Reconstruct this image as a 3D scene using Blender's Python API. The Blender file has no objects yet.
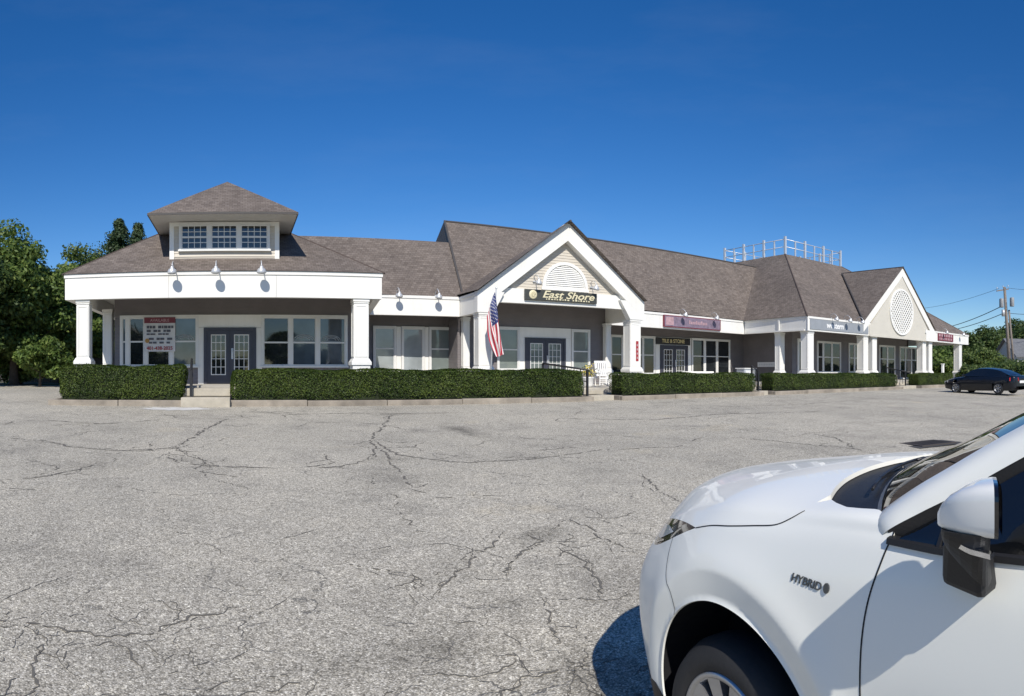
import bpy, bmesh, math, random
import numpy as np
from mathutils import Vector, Matrix
from mathutils.geometry import delaunay_2d_cdt

random.seed(7)
rng = np.random.default_rng(11)
sin, cos, tan, pi, R = math.sin, math.cos, math.tan, math.pi, math.radians
scene = bpy.context.scene
COL = scene.collection
E = 1.62            # eye height above the asphalt at the camera

# ------------------------------------------------------------------ helpers
class MB:
    """collects faces of one mesh"""
    def __init__(s):
        s.v = []; s.f = []; s.uv = []; s.mi = []; s.cur = 0; s.sm = []
    def face(s, pts, uv=None, smooth=False):
        b = len(s.v)
        s.v += [tuple(p) for p in pts]
        s.f.append(tuple(range(b, b + len(pts))))
        s.uv.append(uv); s.mi.append(s.cur); s.sm.append(smooth)
    def box(s, x0, x1, y0, y1, z0, z1):
        s.hexa([(x0,y0,z0),(x1,y0,z0),(x1,y1,z0),(x0,y1,z0),(x0,y0,z1),(x1,y0,z1),(x1,y1,z1),(x0,y1,z1)])
    def hexa(s, p):
        for q in ((3,2,1,0),(4,5,6,7),(0,1,5,4),(1,2,6,5),(2,3,7,6),(3,0,4,7)):
            s.face([p[i] for i in q])
    def prism(s, poly, z0, z1, caps=True):
        a = sum(poly[i][0]*poly[(i+1)%len(poly)][1]-poly[(i+1)%len(poly)][0]*poly[i][1] for i in range(len(poly)))
        if a < 0: poly = poly[::-1]
        n = len(poly)
        for i in range(n):
            p, q = poly[i], poly[(i+1) % n]
            s.face([(p[0],p[1],z0),(q[0],q[1],z0),(q[0],q[1],z1),(p[0],p[1],z1)])
        if caps:
            s.face([(p[0],p[1],z1) for p in poly]); s.face([(p[0],p[1],z0) for p in reversed(poly)])
    def slab(s, poly, off):
        """polygon of 3-D points extruded by vector off"""
        q = [tuple(Vector(p)+Vector(off)) for p in poly]; n = len(poly)
        s.face(poly); s.face(q[::-1])
        for i in range(n):
            j = (i+1) % n
            s.face([poly[j], poly[i], q[i], q[j]])
    def tube(s, pts, r, n=8, caps=True, smooth=True):
        pts = [Vector(p) for p in pts]; rings = []
        rs = r if isinstance(r, (list, tuple)) else [r]*len(pts)
        up = Vector((0,0,1))
        for i, p in enumerate(pts):
            t = (pts[min(i+1,len(pts)-1)]-pts[max(i-1,0)])
            if t.length < 1e-9: t = Vector((0,0,1))
            t.normalize()
            a = t.cross(up if abs(t.z) < .9 else Vector((1,0,0))); a.normalize(); b = t.cross(a)
            rings.append([p + (a*cos(2*pi*k/n)+b*sin(2*pi*k/n))*rs[i] for k in range(n)])
        for i in range(len(rings)-1):
            for k in range(n):
                k2 = (k+1) % n
                s.face([rings[i][k], rings[i+1][k], rings[i+1][k2], rings[i][k2]], None, smooth)
        if caps:
            s.face(rings[0]); s.face(rings[-1][::-1])
    def bar(s, a, b, w, h=None):
        """square bar from a to b"""
        h = h or w
        a, b = Vector(a), Vector(b); t = (b-a).normalized()
        u = t.cross(Vector((0,0,1)) if abs(t.z) < .95 else Vector((0,1,0))).normalized(); v = u.cross(t)
        p = []
        for c in (a, b):
            p += [c-u*w/2-v*h/2, c+u*w/2-v*h/2, c+u*w/2+v*h/2, c-u*w/2+v*h/2]
        s.hexa(p)
    def lathe(s, prof, n=32, M=None, smooth=True):
        """profile [(r,z)] about z, transformed by M"""
        M = M or Matrix()
        rings = [[M @ Vector((r*cos(2*pi*k/n), r*sin(2*pi*k/n), z)) for k in range(n)] for r, z in prof]
        for i in range(len(rings)-1):
            for k in range(n):
                k2 = (k+1) % n
                s.face([rings[i][k], rings[i][k2], rings[i+1][k2], rings[i+1][k]], None, smooth)
    def grid(s, G, smooth=True, uvs=None):
        nr, nc = len(G), len(G[0])
        for i in range(nr-1):
            for j in range(nc-1):
                s.face([G[i][j], G[i+1][j], G[i+1][j+1], G[i][j+1]], None, smooth)
    def roofpoly(s, pts, flip=False):
        """roof face with UV in metres: u along the eave, v up the slope"""
        P = [Vector(p) for p in pts]
        n = Vector((0,0,0))
        for i in range(len(P)):
            n += P[i].cross(P[(i+1) % len(P)])
        n.normalize()
        if n.z < 0: P = P[::-1]; n = -n
        up = Vector((0,0,1)) - n*n.z
        up = up.normalized() if up.length > 1e-6 else Vector((0,1,0))
        u = up.cross(n)
        s.face(P, [(p.dot(u), p.dot(up)) for p in P])

def link(o, parent=None):
    COL.objects.link(o)
    if parent is not None:
        o.parent = parent
    return o

def world_loc(o):
    p = Vector((0,0,0))
    while o is not None:
        p += Vector(o.location); o = o.parent
    return p

def obj(name, mb, mats, parent=None, local=False, merge=True, bevel=0, autosmooth=None):
    """one mesh object; verts given in world space unless local"""
    me = bpy.data.meshes.new(name)
    V = mb.v
    if parent is not None and not local:
        w = world_loc(parent); V = [(a-w.x, b-w.y, c-w.z) for a, b, c in V]
    me.from_pydata(V, [], mb.f)
    mats = mats if isinstance(mats, (list, tuple)) else [mats]
    for m in mats: me.materials.append(m)
    if any(u is not None for u in mb.uv):
        l = me.uv_layers.new(name='UVMap'); k = 0
        for f, u in zip(mb.f, mb.uv):
            for i in range(len(f)):
                l.data[k].uv = u[i] if u is not None else (0,0); k += 1
    for p, mi, sm in zip(me.polygons, mb.mi, mb.sm):
        p.material_index = mi; p.use_smooth = sm
    if merge:
        bm = bmesh.new(); bm.from_mesh(me)
        bmesh.ops.remove_doubles(bm, verts=bm.verts, dist=1e-5)
        bm.to_mesh(me); bm.free()
    o = link(bpy.data.objects.new(name, me), parent)
    if bevel:
        b = o.modifiers.new('bevel', 'BEVEL'); b.width = bevel; b.segments = 2; b.limit_method = 'ANGLE'; b.angle_limit = R(40)
    return o

def fast_mesh(name, V, quads, mat, parent=None, smooth=False):
    V = np.asarray(V, dtype=np.float32)
    if parent is not None:
        w = world_loc(parent); V = V - np.array([w.x, w.y, w.z], dtype=np.float32)
    quads = np.asarray(quads, dtype=np.int32); k = quads.shape[1]
    me = bpy.data.meshes.new(name)
    me.vertices.add(len(V)); me.vertices.foreach_set('co', V.ravel())
    me.loops.add(quads.size); me.loops.foreach_set('vertex_index', quads.ravel())
    me.polygons.add(len(quads))
    me.polygons.foreach_set('loop_start', np.arange(0, quads.size, k, dtype=np.int32))
    me.polygons.foreach_set('loop_total', np.full(len(quads), k, dtype=np.int32))
    if smooth: me.polygons.foreach_set('use_smooth', np.ones(len(quads), dtype=bool))
    me.materials.append(mat); me.update(calc_edges=True); me.validate()
    return link(bpy.data.objects.new(name, me), parent)

def tag(o, label=None, cat=None, group=None, kind=None):
    if label: o['label'] = label
    if cat: o['category'] = cat
    if group: o['group'] = group
    if kind: o['kind'] = kind
    return o

def thing(name, label, cat, loc, group=None, rotz=0):
    o = bpy.data.objects.new(name, None); o.empty_display_size = .2
    o.location = loc; o.rotation_euler = (0,0,rotz)
    link(o); tag(o, label, cat, group)
    return o

def copy_tree(o, parent=None):
    kids = [c for c in bpy.data.objects if c.parent == o]
    c = o.copy(); COL.objects.link(c)
    if parent is not None:
        c.parent = parent; c.matrix_parent_inverse = o.matrix_parent_inverse
    for k in kids: copy_tree(k, c)
    return c

# ------------------------------------------------------------------ materials
def new_mat(name):
    m = bpy.data.materials.new(name); m.use_nodes = True
    nt = m.node_tree; b = nt.nodes['Principled BSDF']
    return m, nt, b

def N(nt, typ, **kw):
    n = nt.nodes.new(typ)
    for k, v in kw.items():
        if k.startswith('i_'):
            n.inputs[k[2:].replace('_', ' ')].default_value = v
        else: setattr(n, k, v)
    return n

def noise(nt, vec, scale, detail=4, rough=.55):
    n = N(nt, 'ShaderNodeTexNoise'); n.inputs['Scale'].default_value = scale
    n.inputs['Detail'].default_value = detail; n.inputs['Roughness'].default_value = rough
    if vec is not None: nt.links.new(vec, n.inputs['Vector'])
    return n

def ramp(nt, fac, stops):
    r = N(nt, 'ShaderNodeValToRGB')
    e = r.color_ramp.elements
    while len(e) < len(stops): e.new(.5)
    for q, (p, c) in zip(e, stops):
        q.position = p; q.color = (*c, 1) if len(c) == 3 else c
    nt.links.new(fac, r.inputs['Fac'])
    return r

def mixc(nt, fac, a, b, blend='MIX'):
    m = N(nt, 'ShaderNodeMix', data_type='RGBA', blend_type=blend)
    for s, v in ((m.inputs[0], fac), (m.inputs[6], a), (m.inputs[7], b)):
        if hasattr(v, 'is_output') or isinstance(v, bpy.types.NodeSocket): nt.links.new(v, s)
        elif isinstance(v, (int, float)): s.default_value = v
        else: s.default_value = (*v, 1) if len(v) == 3 else v
    return m.outputs[2]

def coords(nt, kind='Object'):
    return N(nt, 'ShaderNodeTexCoord').outputs[kind]

def bump(nt, b, height, strength=.3, dist=.02, prev=None):
    n = N(nt, 'ShaderNodeBump'); n.inputs['Strength'].default_value = strength; n.inputs['Distance'].default_value = dist
    nt.links.new(height, n.inputs['Height'])
    if prev is not None: nt.links.new(prev, n.inputs['Normal'])
    nt.links.new(n.outputs['Normal'], b.inputs['Normal'])
    return n.outputs['Normal']

def simple(name, col, rough=.6, var=.06, scale=3., metal=0, spec=.5, bumpk=0, bscale=40, coat=0, emit=None):
    m, nt, b = new_mat(name)
    c = coords(nt)
    n = noise(nt, c, scale, 6, .6)
    lo = tuple(max(0, x*(1-var)) for x in col); hi = tuple(min(1, x*(1+var)) for x in col)
    r = ramp(nt, n.outputs['Fac'], [(.3, lo), (.7, hi)])
    nt.links.new(r.outputs['Color'], b.inputs['Base Color'])
    b.inputs['Roughness'].default_value = rough; b.inputs['Metallic'].default_value = metal
    b.inputs['Specular IOR Level'].default_value = spec; b.inputs['Coat Weight'].default_value = coat
    b.inputs['Coat Roughness'].default_value = .03
    if bumpk:
        bump(nt, b, noise(nt, c, bscale, 5).outputs['Fac'], bumpk, .01)
    return m

def white_paint_mat(name, col=(.80,.79,.75)):
    """old exterior trim paint: faint streaks of dirt running down"""
    m, nt, b = new_mat(name); c = coords(nt)
    mp = N(nt, 'ShaderNodeMapping'); mp.inputs['Scale'].default_value = (3.5, 3.5, .35); nt.links.new(c, mp.inputs['Vector'])
    n = noise(nt, mp.outputs['Vector'], 2.2, 7, .65)
    n2 = noise(nt, c, .9, 4)
    r = ramp(nt, n.outputs['Fac'], [(.28, tuple(x*.95 for x in col)), (.55, col)])
    r2 = ramp(nt, n2.outputs['Fac'], [(.3, (.93,.92,.9)), (.65, (1,1,1))])
    nt.links.new(mixc(nt, 1., r.outputs['Color'], r2.outputs['Color'], 'MULTIPLY'), b.inputs['Base Color'])
    b.inputs['Roughness'].default_value = .5
    return m

def siding_mat(name, col, lap=.115):
    m, nt, b = new_mat(name); c = coords(nt)
    sp = N(nt, 'ShaderNodeSeparateXYZ'); nt.links.new(c, sp.inputs[0])
    d = N(nt, 'ShaderNodeMath', operation='DIVIDE'); nt.links.new(sp.outputs['Z'], d.inputs[0]); d.inputs[1].default_value = lap
    fr = N(nt, 'ShaderNodeMath', operation='FRACT'); nt.links.new(d.outputs[0], fr.inputs[0])
    inv = N(nt, 'ShaderNodeMath', operation='SUBTRACT'); inv.inputs[0].default_value = 1; nt.links.new(fr.outputs[0], inv.inputs[1])
    n = noise(nt, c, 1.3, 6, .6)
    r = ramp(nt, n.outputs['Fac'], [(.3, tuple(x*.88 for x in col)), (.7, tuple(min(1,x*1.08) for x in col))])
    nt.links.new(r.outputs['Color'], b.inputs['Base Color'])
    b.inputs['Roughness'].default_value = .55
    bump(nt, b, inv.outputs[0], 1., .014)
    return m

def shingle_mat(name):
    m, nt, b = new_mat(name); uv = coords(nt, 'UV'); oc = coords(nt)
    br = N(nt, 'ShaderNodeTexBrick'); nt.links.new(uv, br.inputs['Vector'])
    br.offset = .5; br.squash = 1
    for k, v in (('Scale', 1.), ('Mortar Size', .008), ('Mortar Smooth', .3), ('Bias', 0.), ('Brick Width', .17), ('Row Height', .135)):
        br.inputs[k].default_value = v
    br.inputs['Color1'].default_value = (.140,.119,.104,1); br.inputs['Color2'].default_value = (.193,.166,.147,1)
    br.inputs['Mortar'].default_value = (.10,.08,.072,1)
    br2 = N(nt, 'ShaderNodeTexBrick'); nt.links.new(uv, br2.inputs['Vector'])
    br2.offset = .37
    for k, v in (('Scale', 1.), ('Mortar Size', 0.), ('Bias', 0.), ('Brick Width', .30), ('Row Height', .135)):
        br2.inputs[k].default_value = v
    br2.inputs['Color1'].default_value = (.86,.86,.86,1); br2.inputs['Color2'].default_value = (1.09,1.09,1.08,1)
    n = noise(nt, oc, .45, 5, .6)
    r = ramp(nt, n.outputs['Fac'], [(.3, (.84,.83,.83)), (.7, (1.12,1.1,1.08))])
    n3 = noise(nt, oc, 45, 3, .7)
    r3 = ramp(nt, n3.outputs['Fac'], [(.3, (.8,.8,.8)), (.7, (1.15,1.15,1.15))])
    x = mixc(nt, 1., br.outputs['Color'], br2.outputs['Color'], 'MULTIPLY')
    x = mixc(nt, 1., x, r.outputs['Color'], 'MULTIPLY')
    x = mixc(nt, 1., x, r3.outputs['Color'], 'MULTIPLY')
    nt.links.new(x, b.inputs['Base Color']); b.inputs['Roughness'].default_value = .9
    b.inputs['Specular IOR Level'].default_value = .2
    # each course overlaps the one below: a sawtooth up the slope
    sp = N(nt, 'ShaderNodeSeparateXYZ'); nt.links.new(uv, sp.inputs[0])
    d = N(nt, 'ShaderNodeMath', operation='DIVIDE'); nt.links.new(sp.outputs['Y'], d.inputs[0]); d.inputs[1].default_value = .135
    fr = N(nt, 'ShaderNodeMath', operation='FRACT'); nt.links.new(d.outputs[0], fr.inputs[0])
    inv = N(nt, 'ShaderNodeMath', operation='SUBTRACT'); inv.inputs[0].default_value = 1; nt.links.new(fr.outputs[0], inv.inputs[1])
    p = bump(nt, b, inv.outputs[0], .8, .012)
    bump(nt, b, br2.outputs['Color'], .5, .008, p)
    return m

def glass_mat(name, col=(.015,.018,.02), rough=.02, var=.5, spec=.6):
    """window pane over a dim room"""
    m, nt, b = new_mat(name); c = coords(nt)
    n = noise(nt, c, .8, 3)
    r = ramp(nt, n.outputs['Fac'], [(.35, tuple(x*(1-var) for x in col)), (.65, tuple(x*(1+var) for x in col))])
    nt.links.new(r.outputs['Color'], b.inputs['Base Color'])
    b.inputs['Roughness'].default_value = rough; b.inputs['Specular IOR Level'].default_value = spec
    b.inputs['Coat Weight'].default_value = .6; b.inputs['Coat Roughness'].default_value = .01
    bump(nt, b, noise(nt, c, 1.1, 1).outputs['Fac'], .25, .02)
    return m

def leaf_mat(name, c0, c1, c2, trans=.25):
    m, nt, b = new_mat(name); c = coords(nt)
    g = N(nt, 'ShaderNodeNewGeometry')
    n = noise(nt, c, 1.1, 3)
    a = N(nt, 'ShaderNodeMath', operation='MULTIPLY_ADD'); nt.links.new(g.outputs['Random Per Island'], a.inputs[0])
    a.inputs[1].default_value = .55; nt.links.new(n.outputs['Fac'], a.inputs[2])
    s = N(nt, 'ShaderNodeMath', operation='SUBTRACT'); nt.links.new(a.outputs[0], s.inputs[0]); s.inputs[1].default_value = .27
    r = ramp(nt, s.outputs[0], [(.15, c0), (.5, c1), (.85, c2)])
    nt.links.new(r.outputs['Color'], b.inputs['Base Color'])
    b.inputs['Roughness'].default_value = .55; b.inputs['Specular IOR Level'].default_value = .35
    t = N(nt, 'ShaderNodeBsdfTranslucent'); nt.links.new(r.outputs['Color'], t.inputs['Color'])
    mx = N(nt, 'ShaderNodeMixShader'); mx.inputs[0].default_value = trans
    nt.links.new(b.outputs[0], mx.inputs[1]); nt.links.new(t.outputs[0], mx.inputs[2])
    nt.links.new(mx.outputs[0], nt.nodes['Material Output'].inputs['Surface'])
    return m

def asphalt_mat(name):
    m, nt, b = new_mat(name); c = coords(nt)
    v = N(nt, 'ShaderNodeTexVoronoi'); v.inputs['Scale'].default_value = 95; nt.links.new(c, v.inputs['Vector'])
    sep = N(nt, 'ShaderNodeSeparateColor'); nt.links.new(v.outputs['Color'], sep.inputs[0])
    stones = ramp(nt, sep.outputs[0], [(.0, (.22,.20,.162)), (.33, (.43,.40,.33)), (.75, (.57,.53,.445)), (.93, (.68,.64,.55)), (1., (.85,.81,.70))])
    gap = ramp(nt, v.outputs['Distance'], [(.30, (1,1,1)), (.62, (.62,.62,.62))])  # occlusion shade between the stones, painted into the colour
    x = mixc(nt, 1., stones.outputs['Color'], gap.outputs['Color'], 'MULTIPLY')
    # bigger aggregate
    v2 = N(nt, 'ShaderNodeTexVoronoi'); v2.inputs['Scale'].default_value = 38; nt.links.new(c, v2.inputs['Vector'])
    sep2 = N(nt, 'ShaderNodeSeparateColor'); nt.links.new(v2.outputs['Color'], sep2.inputs[0])
    r2 = ramp(nt, sep2.outputs[1], [(.0, (.74,.74,.74)), (.3, (1,1,1)), (.8, (1,1,1)), (1., (1.3,1.3,1.28))])
    x = mixc(nt, 1., x, r2.outputs['Color'], 'MULTIPLY')
    # patchy wear, broad and medium
    n1 = noise(nt, c, .16, 6, .6); r1 = ramp(nt, n1.outputs['Fac'], [(.3, (.92,.92,.92)), (.7, (1.22,1.21,1.19))])
    n2 = noise(nt, c, .9, 8, .68); rr2 = ramp(nt, n2.outputs['Fac'], [(.27, (.70,.70,.71)), (.48, (1,1,1)), (.75, (1.13,1.12,1.10))])
    x = mixc(nt, 1., x, r1.outputs['Color'], 'MULTIPLY'); x = mixc(nt, 1., x, rr2.outputs['Color'], 'MULTIPLY')
    # worn dark patches (missing binder) of their own shape, at places of the lot
    dist = noise(nt, c, 1.7, 6, .7)
    def blob(x0, y0, rx, ry, rot, strength, x):
        mp = N(nt, 'ShaderNodeMapping', vector_type='TEXTURE')
        mp.inputs['Location'].default_value = (x0, y0, 0); mp.inputs['Rotation'].default_value = (0,0,rot); mp.inputs['Scale'].default_value = (rx, ry, 50)
        nt.links.new(c, mp.inputs['Vector'])
        ln = N(nt, 'ShaderNodeVectorMath', operation='LENGTH'); nt.links.new(mp.outputs[0], ln.inputs[0])
        ad = N(nt, 'ShaderNodeMath', operation='MULTIPLY_ADD'); nt.links.new(dist.outputs['Fac'], ad.inputs[0]); ad.inputs[1].default_value = 2.2; nt.links.new(ln.outputs['Value'], ad.inputs[2])
        k = 1-strength
        r = ramp(nt, ad.outputs[0], [(.0, (k,k,k)), (1., (1,1,1))])
        r.color_ramp.elements[0].position = .45; r.color_ramp.elements[1].position = .95
        sc = N(nt, 'ShaderNodeMath', operation='MULTIPLY'); nt.links.new(ad.outputs[0], sc.inputs[0]); sc.inputs[1].default_value = .5
        nt.links.new(sc.outputs[0], r.inputs['Fac'])
        return mixc(nt, 1., x, r.outputs['Color'], 'MULTIPLY')
    for bl in BLOBS: x = blob(*bl, x)
    # pale dusty / yellowish traces
    n4 = noise(nt, c, .5, 5, .6); r4 = ramp(nt, n4.outputs['Fac'], [(.62, (1,1,1)), (.75, (1.13,1.08,.98))])
    x = mixc(nt, 1., x, r4.outputs['Color'], 'MULTIPLY')
    # fine alligator cracking where the surface is tired
    dn = noise(nt, c, 2.2, 5, .6)
    dv = N(nt, 'ShaderNodeVectorMath', operation='MULTIPLY_ADD'); nt.links.new(dn.outputs['Color'], dv.inputs[0]); dv.inputs[1].default_value = (.55,.55,.55); nt.links.new(c, dv.inputs[2])
    ve = N(nt, 'ShaderNodeTexVoronoi', feature='DISTANCE_TO_EDGE'); ve.inputs['Scale'].default_value = 1.25; nt.links.new(dv.outputs[0], ve.inputs['Vector'])
    er = ramp(nt, ve.outputs['Distance'], [(.003, (1,1,1)), (.010, (0,0,0))])
    mk = noise(nt, c, .33, 4, .6); mr = ramp(nt, mk.outputs['Fac'], [(.46, (0,0,0)), (.56, (1,1,1))])
    mk2 = noise(nt, c, 2.7, 3, .6); mr2 = ramp(nt, mk2.outputs['Fac'], [(.46, (0,0,0)), (.54, (1,1,1))])
    cr = mixc(nt, 1., er.outputs['Color'], mr.outputs['Color'], 'MULTIPLY'); cr = mixc(nt, 1., cr, mr2.outputs['Color'], 'MULTIPLY')
    x = mixc(nt, cr, x, (.14,.132,.118))
    nt.links.new(x, b.inputs['Base Color']); b.inputs['Roughness'].default_value = .92; b.inputs['Specular IOR Level'].default_value = .25
    iv = N(nt, 'ShaderNodeMath', operation='SUBTRACT'); iv.inputs[0].default_value = 1; nt.links.new(v.outputs['Distance'], iv.inputs[1])
    p = bump(nt, b, iv.outputs[0], .55, .006)
    p = bump(nt, b, n2.outputs['Fac'], .3, .03, p)
    iv2 = N(nt, 'ShaderNodeInvert'); nt.links.new(cr, iv2.inputs['Color'])
    bump(nt, b, iv2.outputs[0], .6, .01, p)
    return m
# worn dark spots of the asphalt: x, y, rx, ry, rotation, strength
BLOBS = [(4.72,12.85,.5,2.3,R(0),.62), (2.73,5.3,.45,.35,.3,.5), (1.19,3.5,.55,.45,.4,.45), (.48,3.38,.5,.3,0,.4),
         (1.85,2.75,.7,.5,.2,.55), (2.2,8.2,1.6,1.0,.3,.18), (-2.3,9.2,1.6,.9,.1,.2), (1.6,4.7,.6,.5,.8,.22),
         (1.75,3.9,.35,.5,.4,.35), (5.3,16.6,1.6,.35,.1,.3), (-.9,9.9,.5,.3,0,.3), (2.45,9.7,.7,.4,.2,.3)]
M = {}
M['asphalt'] = asphalt_mat('weathered_asphalt')
M['white'] = white_paint_mat('white_trim_paint')
M['white2'] = white_paint_mat('white_window_paint', (.72,.72,.70))
M['taupe'] = siding_mat('taupe_siding', (.178,.162,.163))
M['cream'] = simple('cream_siding', (.56,.51,.43), .55, .05, 2)
M['stucco'] = simple('cream_panel', (.56,.53,.46), .7, .04, 1.5, bumpk=.1)
M['soffit'] = simple('soffit_paint', (.58,.57,.53), .6, .05)
M['shingle'] = shingle_mat('brown_shingles')
M['flash'] = simple('dark_flashing', (.06,.055,.052), .6)
M['glass'] = glass_mat('window_glass')
M['glass_blind'] = glass_mat('window_glass_with_blinds', (.17,.20,.19), .06, .15)
M['glass_curtain'] = glass_mat('window_glass_with_curtain', (.30,.33,.34), .05, .2)
M['glass_pale'] = glass_mat('window_glass_pale', (.055,.075,.095), .03, .5)
M['door'] = simple('dark_door_paint', (.045,.046,.062), .45, .1)
M['concrete'] = simple('concrete', (.46,.43,.37), .85, .16, 2.5, bumpk=.3, bscale=30)
M['concrete_tan'] = simple('tan_concrete', (.42,.38,.305), .85, .15, 3., bumpk=.3, bscale=30)
M['kerbstone'] = simple('kerb_concrete', (.27,.235,.19), .9, .4, 1.6, bumpk=.4, bscale=25)
M['metal'] = simple('grey_lamp_metal', (.55,.56,.57), .35, .04, metal=.3)
M['steel'] = simple('galvanised', (.62,.64,.66), .4, .06, metal=.4)
M['black'] = simple('black_metal', (.015,.015,.017), .45)
M['gold'] = simple('gold_lettering', (.62,.52,.26), .45)
M['lattice'] = simple('lattice_white', (.82,.81,.77), .5)
M['dark_gap'] = simple('dark_backing', (.50,.48,.43), .9)
def e(z): return E + z
def PX(px, Y): return Y*tan((px-240)/633)

bld = thing('commercial_building', 'long one-storey retail plaza with taupe siding, white fascia and brown shingle roofs', 'building', (22, 30, e(-.7)))
FB, FT = e(2.46), e(3.32)
FLOOR = e(-.62)

# ---------------- walls (one mesh per wall plane)
def wall(a, b, z0, z1, th=.2, mat='taupe'):
    """wall sheet between plan points a and b, thickness behind (to the left of a->b is front)"""
    a, b = Vector((*a,0)), Vector((*b,0)); t = (b-a).normalized(); n = Vector((-t.y, t.x, 0))  # behind
    m = MB(); m.prism([(a.x,a.y),(b.x,b.y),(b.x+n.x*th,b.y+n.y*th),(a.x+n.x*th,a.y+n.y*th)], z0, z1)
    return obj('wall', m, M[mat], bld)
WZ0, WZ1 = e(-.95), e(3.02)
YW1, YW2, YW3, YW4, YW5 = 24.0, 28.4, 27.1, 30.6, 26.2
wall((-4.82,YW1), (4.6,YW1), WZ0, WZ1)
wall((-4.82,36), (-4.82,YW1+.2), WZ0, WZ1)
wall((4.6,YW1+.2), (4.6,YW2), WZ0, WZ1)
wall((4.6,YW2), (9.9,YW2), WZ0, WZ1)
wall((9.7,YW2-.0), (9.7,YW3+.2), WZ0, e(3.0))
wall((9.7,YW3), (17.75,YW3), WZ0, e(3.25))
wall((17.75,YW3+.2), (17.75,YW4), WZ0, WZ1)
wall((17.75,YW4), (31.2,YW4), WZ0, WZ1)
wall((31.2,YW4), (31.2,YW5+.205), WZ0, WZ1)
wall((31.2,YW5), (46.3,YW5), WZ0, WZ1)
wall((46.3,YW5), (46.3,42), WZ0, WZ1)
wall((46.3,42), (-4.82,42), WZ0, e(3.3))

# ---------------- fascia
def fascia(a, b, zb=FB, zt=FT, th=.25, cap=True):
    a, b = Vector((*a,0)), Vector((*b,0)); t = (b-a).normalized(); n = Vector((-t.y, t.x, 0))
    m = MB()
    def st(o0, o1, z0, z1, ex=0):
        p, q = a - t*ex, b + t*ex
        m.prism([(p.x+n.x*o0,p.y+n.y*o0),(q.x+n.x*o0,q.y+n.y*o0),(q.x+n.x*o1,q.y+n.y*o1),(p.x+n.x*o1,p.y+n.y*o1)], z0, z1)
    L_ = (b-a).length; n_ = max(1, round(L_/3.6))
    for k in range(n_):   # boards butted with a small open joint
        a2, b2 = a+t*(L_*k/n_+(.004 if k else 0)), a+t*(L_*(k+1)/n_-(.004 if k < n_-1 else 0))
        m.prism([(a2.x,a2.y),(b2.x,b2.y),(b2.x+n.x*th,b2.y+n.y*th),(a2.x+n.x*th,a2.y+n.y*th)], zb, zt-.12)
    st(-.035, th+.002, zt-.12, zt, .03)
    o = obj('fascia', m, M['white'], bld)
    return o
fascia((-5.9,20.8), (4.74,20.8)); fascia((-5.9,32), (-5.9,21.06)); fascia((4.74,21.06), (5.5,26.45))
fascia((5.45,26.5), (9.55,26.4))
fascia((9.56,26.38), (9.56,24.57)); fascia((17.89,24.57), (17.89,27.35))
fascia((17.95,27.45), (29.52,28.77))
fascia((29.4,28.7), (29.3,23.66)); fascia((29.3,23.4), (52.4,23.4)); fascia((52.4,23.66), (52.4,42))
# vertical joint boards on the wing's west fascia, its corner boards and bottom moulding
m = MB(); m.box(29.25,29.31,25.6,25.72,FB,FT-.12); m.box(29.26,29.38,23.36,23.398,FB,FT-.12)
m.box(29.24,29.32,23.64,28.5,FB-.0,FB+.09)
obj('fascia_trim', m, M['white'], bld)

# ---------------- soffits
def soffit(poly, z):
    m = MB(); m.prism(poly, z, z+.04); return obj('soffit', m, M['soffit'], bld)
soffit([(-5.66,21.06),(4.7,21.06),(4.9,24.1),(-5.66,24.1)], e(3.0)); soffit([(-5.66,24.12),(-4.75,24.12),(-4.75,32),(-5.66,32)], e(3.002))
soffit([(4.55,24.13),(5.0,24.13),(5.6,26.7),(9.6,26.62),(9.6,28.5),(4.55,28.5)], e(3.004))
soffit([(9.82,24.62),(17.64,24.62),(17.64,27.2),(9.82,27.2)], e(3.22))
soffit([(17.7,27.7),(29.5,29.0),(29.5,30.7),(17.7,30.7)], e(3.003))
soffit([(29.56,23.66),(52.1,23.66),(52.1,26.3),(29.56,26.3)], e(3.001)); soffit([(29.6,26.32),(31.3,26.32),(31.3,30.65),(29.6,30.65)], e(3.005))
soffit([(46.2,26.32),(52.1,26.32),(52.1,42),(46.2,42)], e(3.006))

# ---------------- roofs
def roof(polys, name='roof', mat='shingle'):
    m = MB()
    for p in polys: m.roofpoly(p)
    return obj(name, m, M[mat], bld, merge=False)
zt = FT+.004
# left hip roof
A0,A1,A2,A3 = (-5.98,20.72,zt),(4.82,20.72,zt),(4.82,31.5,zt),(-5.98,31.5,zt); AP = (-.58,26.1,e(6.78))
roof([(A0,A1,AP),(A1,A2,AP),(A2,A3,AP),(A3,A0,AP)])
# recessed middle roof
z1 = e(6.27)
roof([((.9,26.42,zt),(9.66,26.42,zt),(9.92,29.0,z1),(.9,29.0,z1)), ((.9,29.0,z1),(9.92,29.0,z1),(9.92,36,zt),(.9,36,zt))])
# main roof (plane through three points)
Am, Cm, Rm = Vector((9.7,26.5,e(3.42))), Vector((29.6,28.7,e(3.34))), Vector((10.02,30.0,e(7.54)))
nm = (Cm-Am).cross(Rm-Am)
def mainz(x, y): return Am.z - (nm.x*(x-Am.x)+nm.y*(y-Am.y))/nm.z
R2 = Vector((34.3,32.1,e(7.75)))
roof([(Am, Cm, R2), (Am, R2, Rm), (Rm, R2, (34.3,38,e(3.3)), (10.1,38,e(3.3)))])
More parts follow.
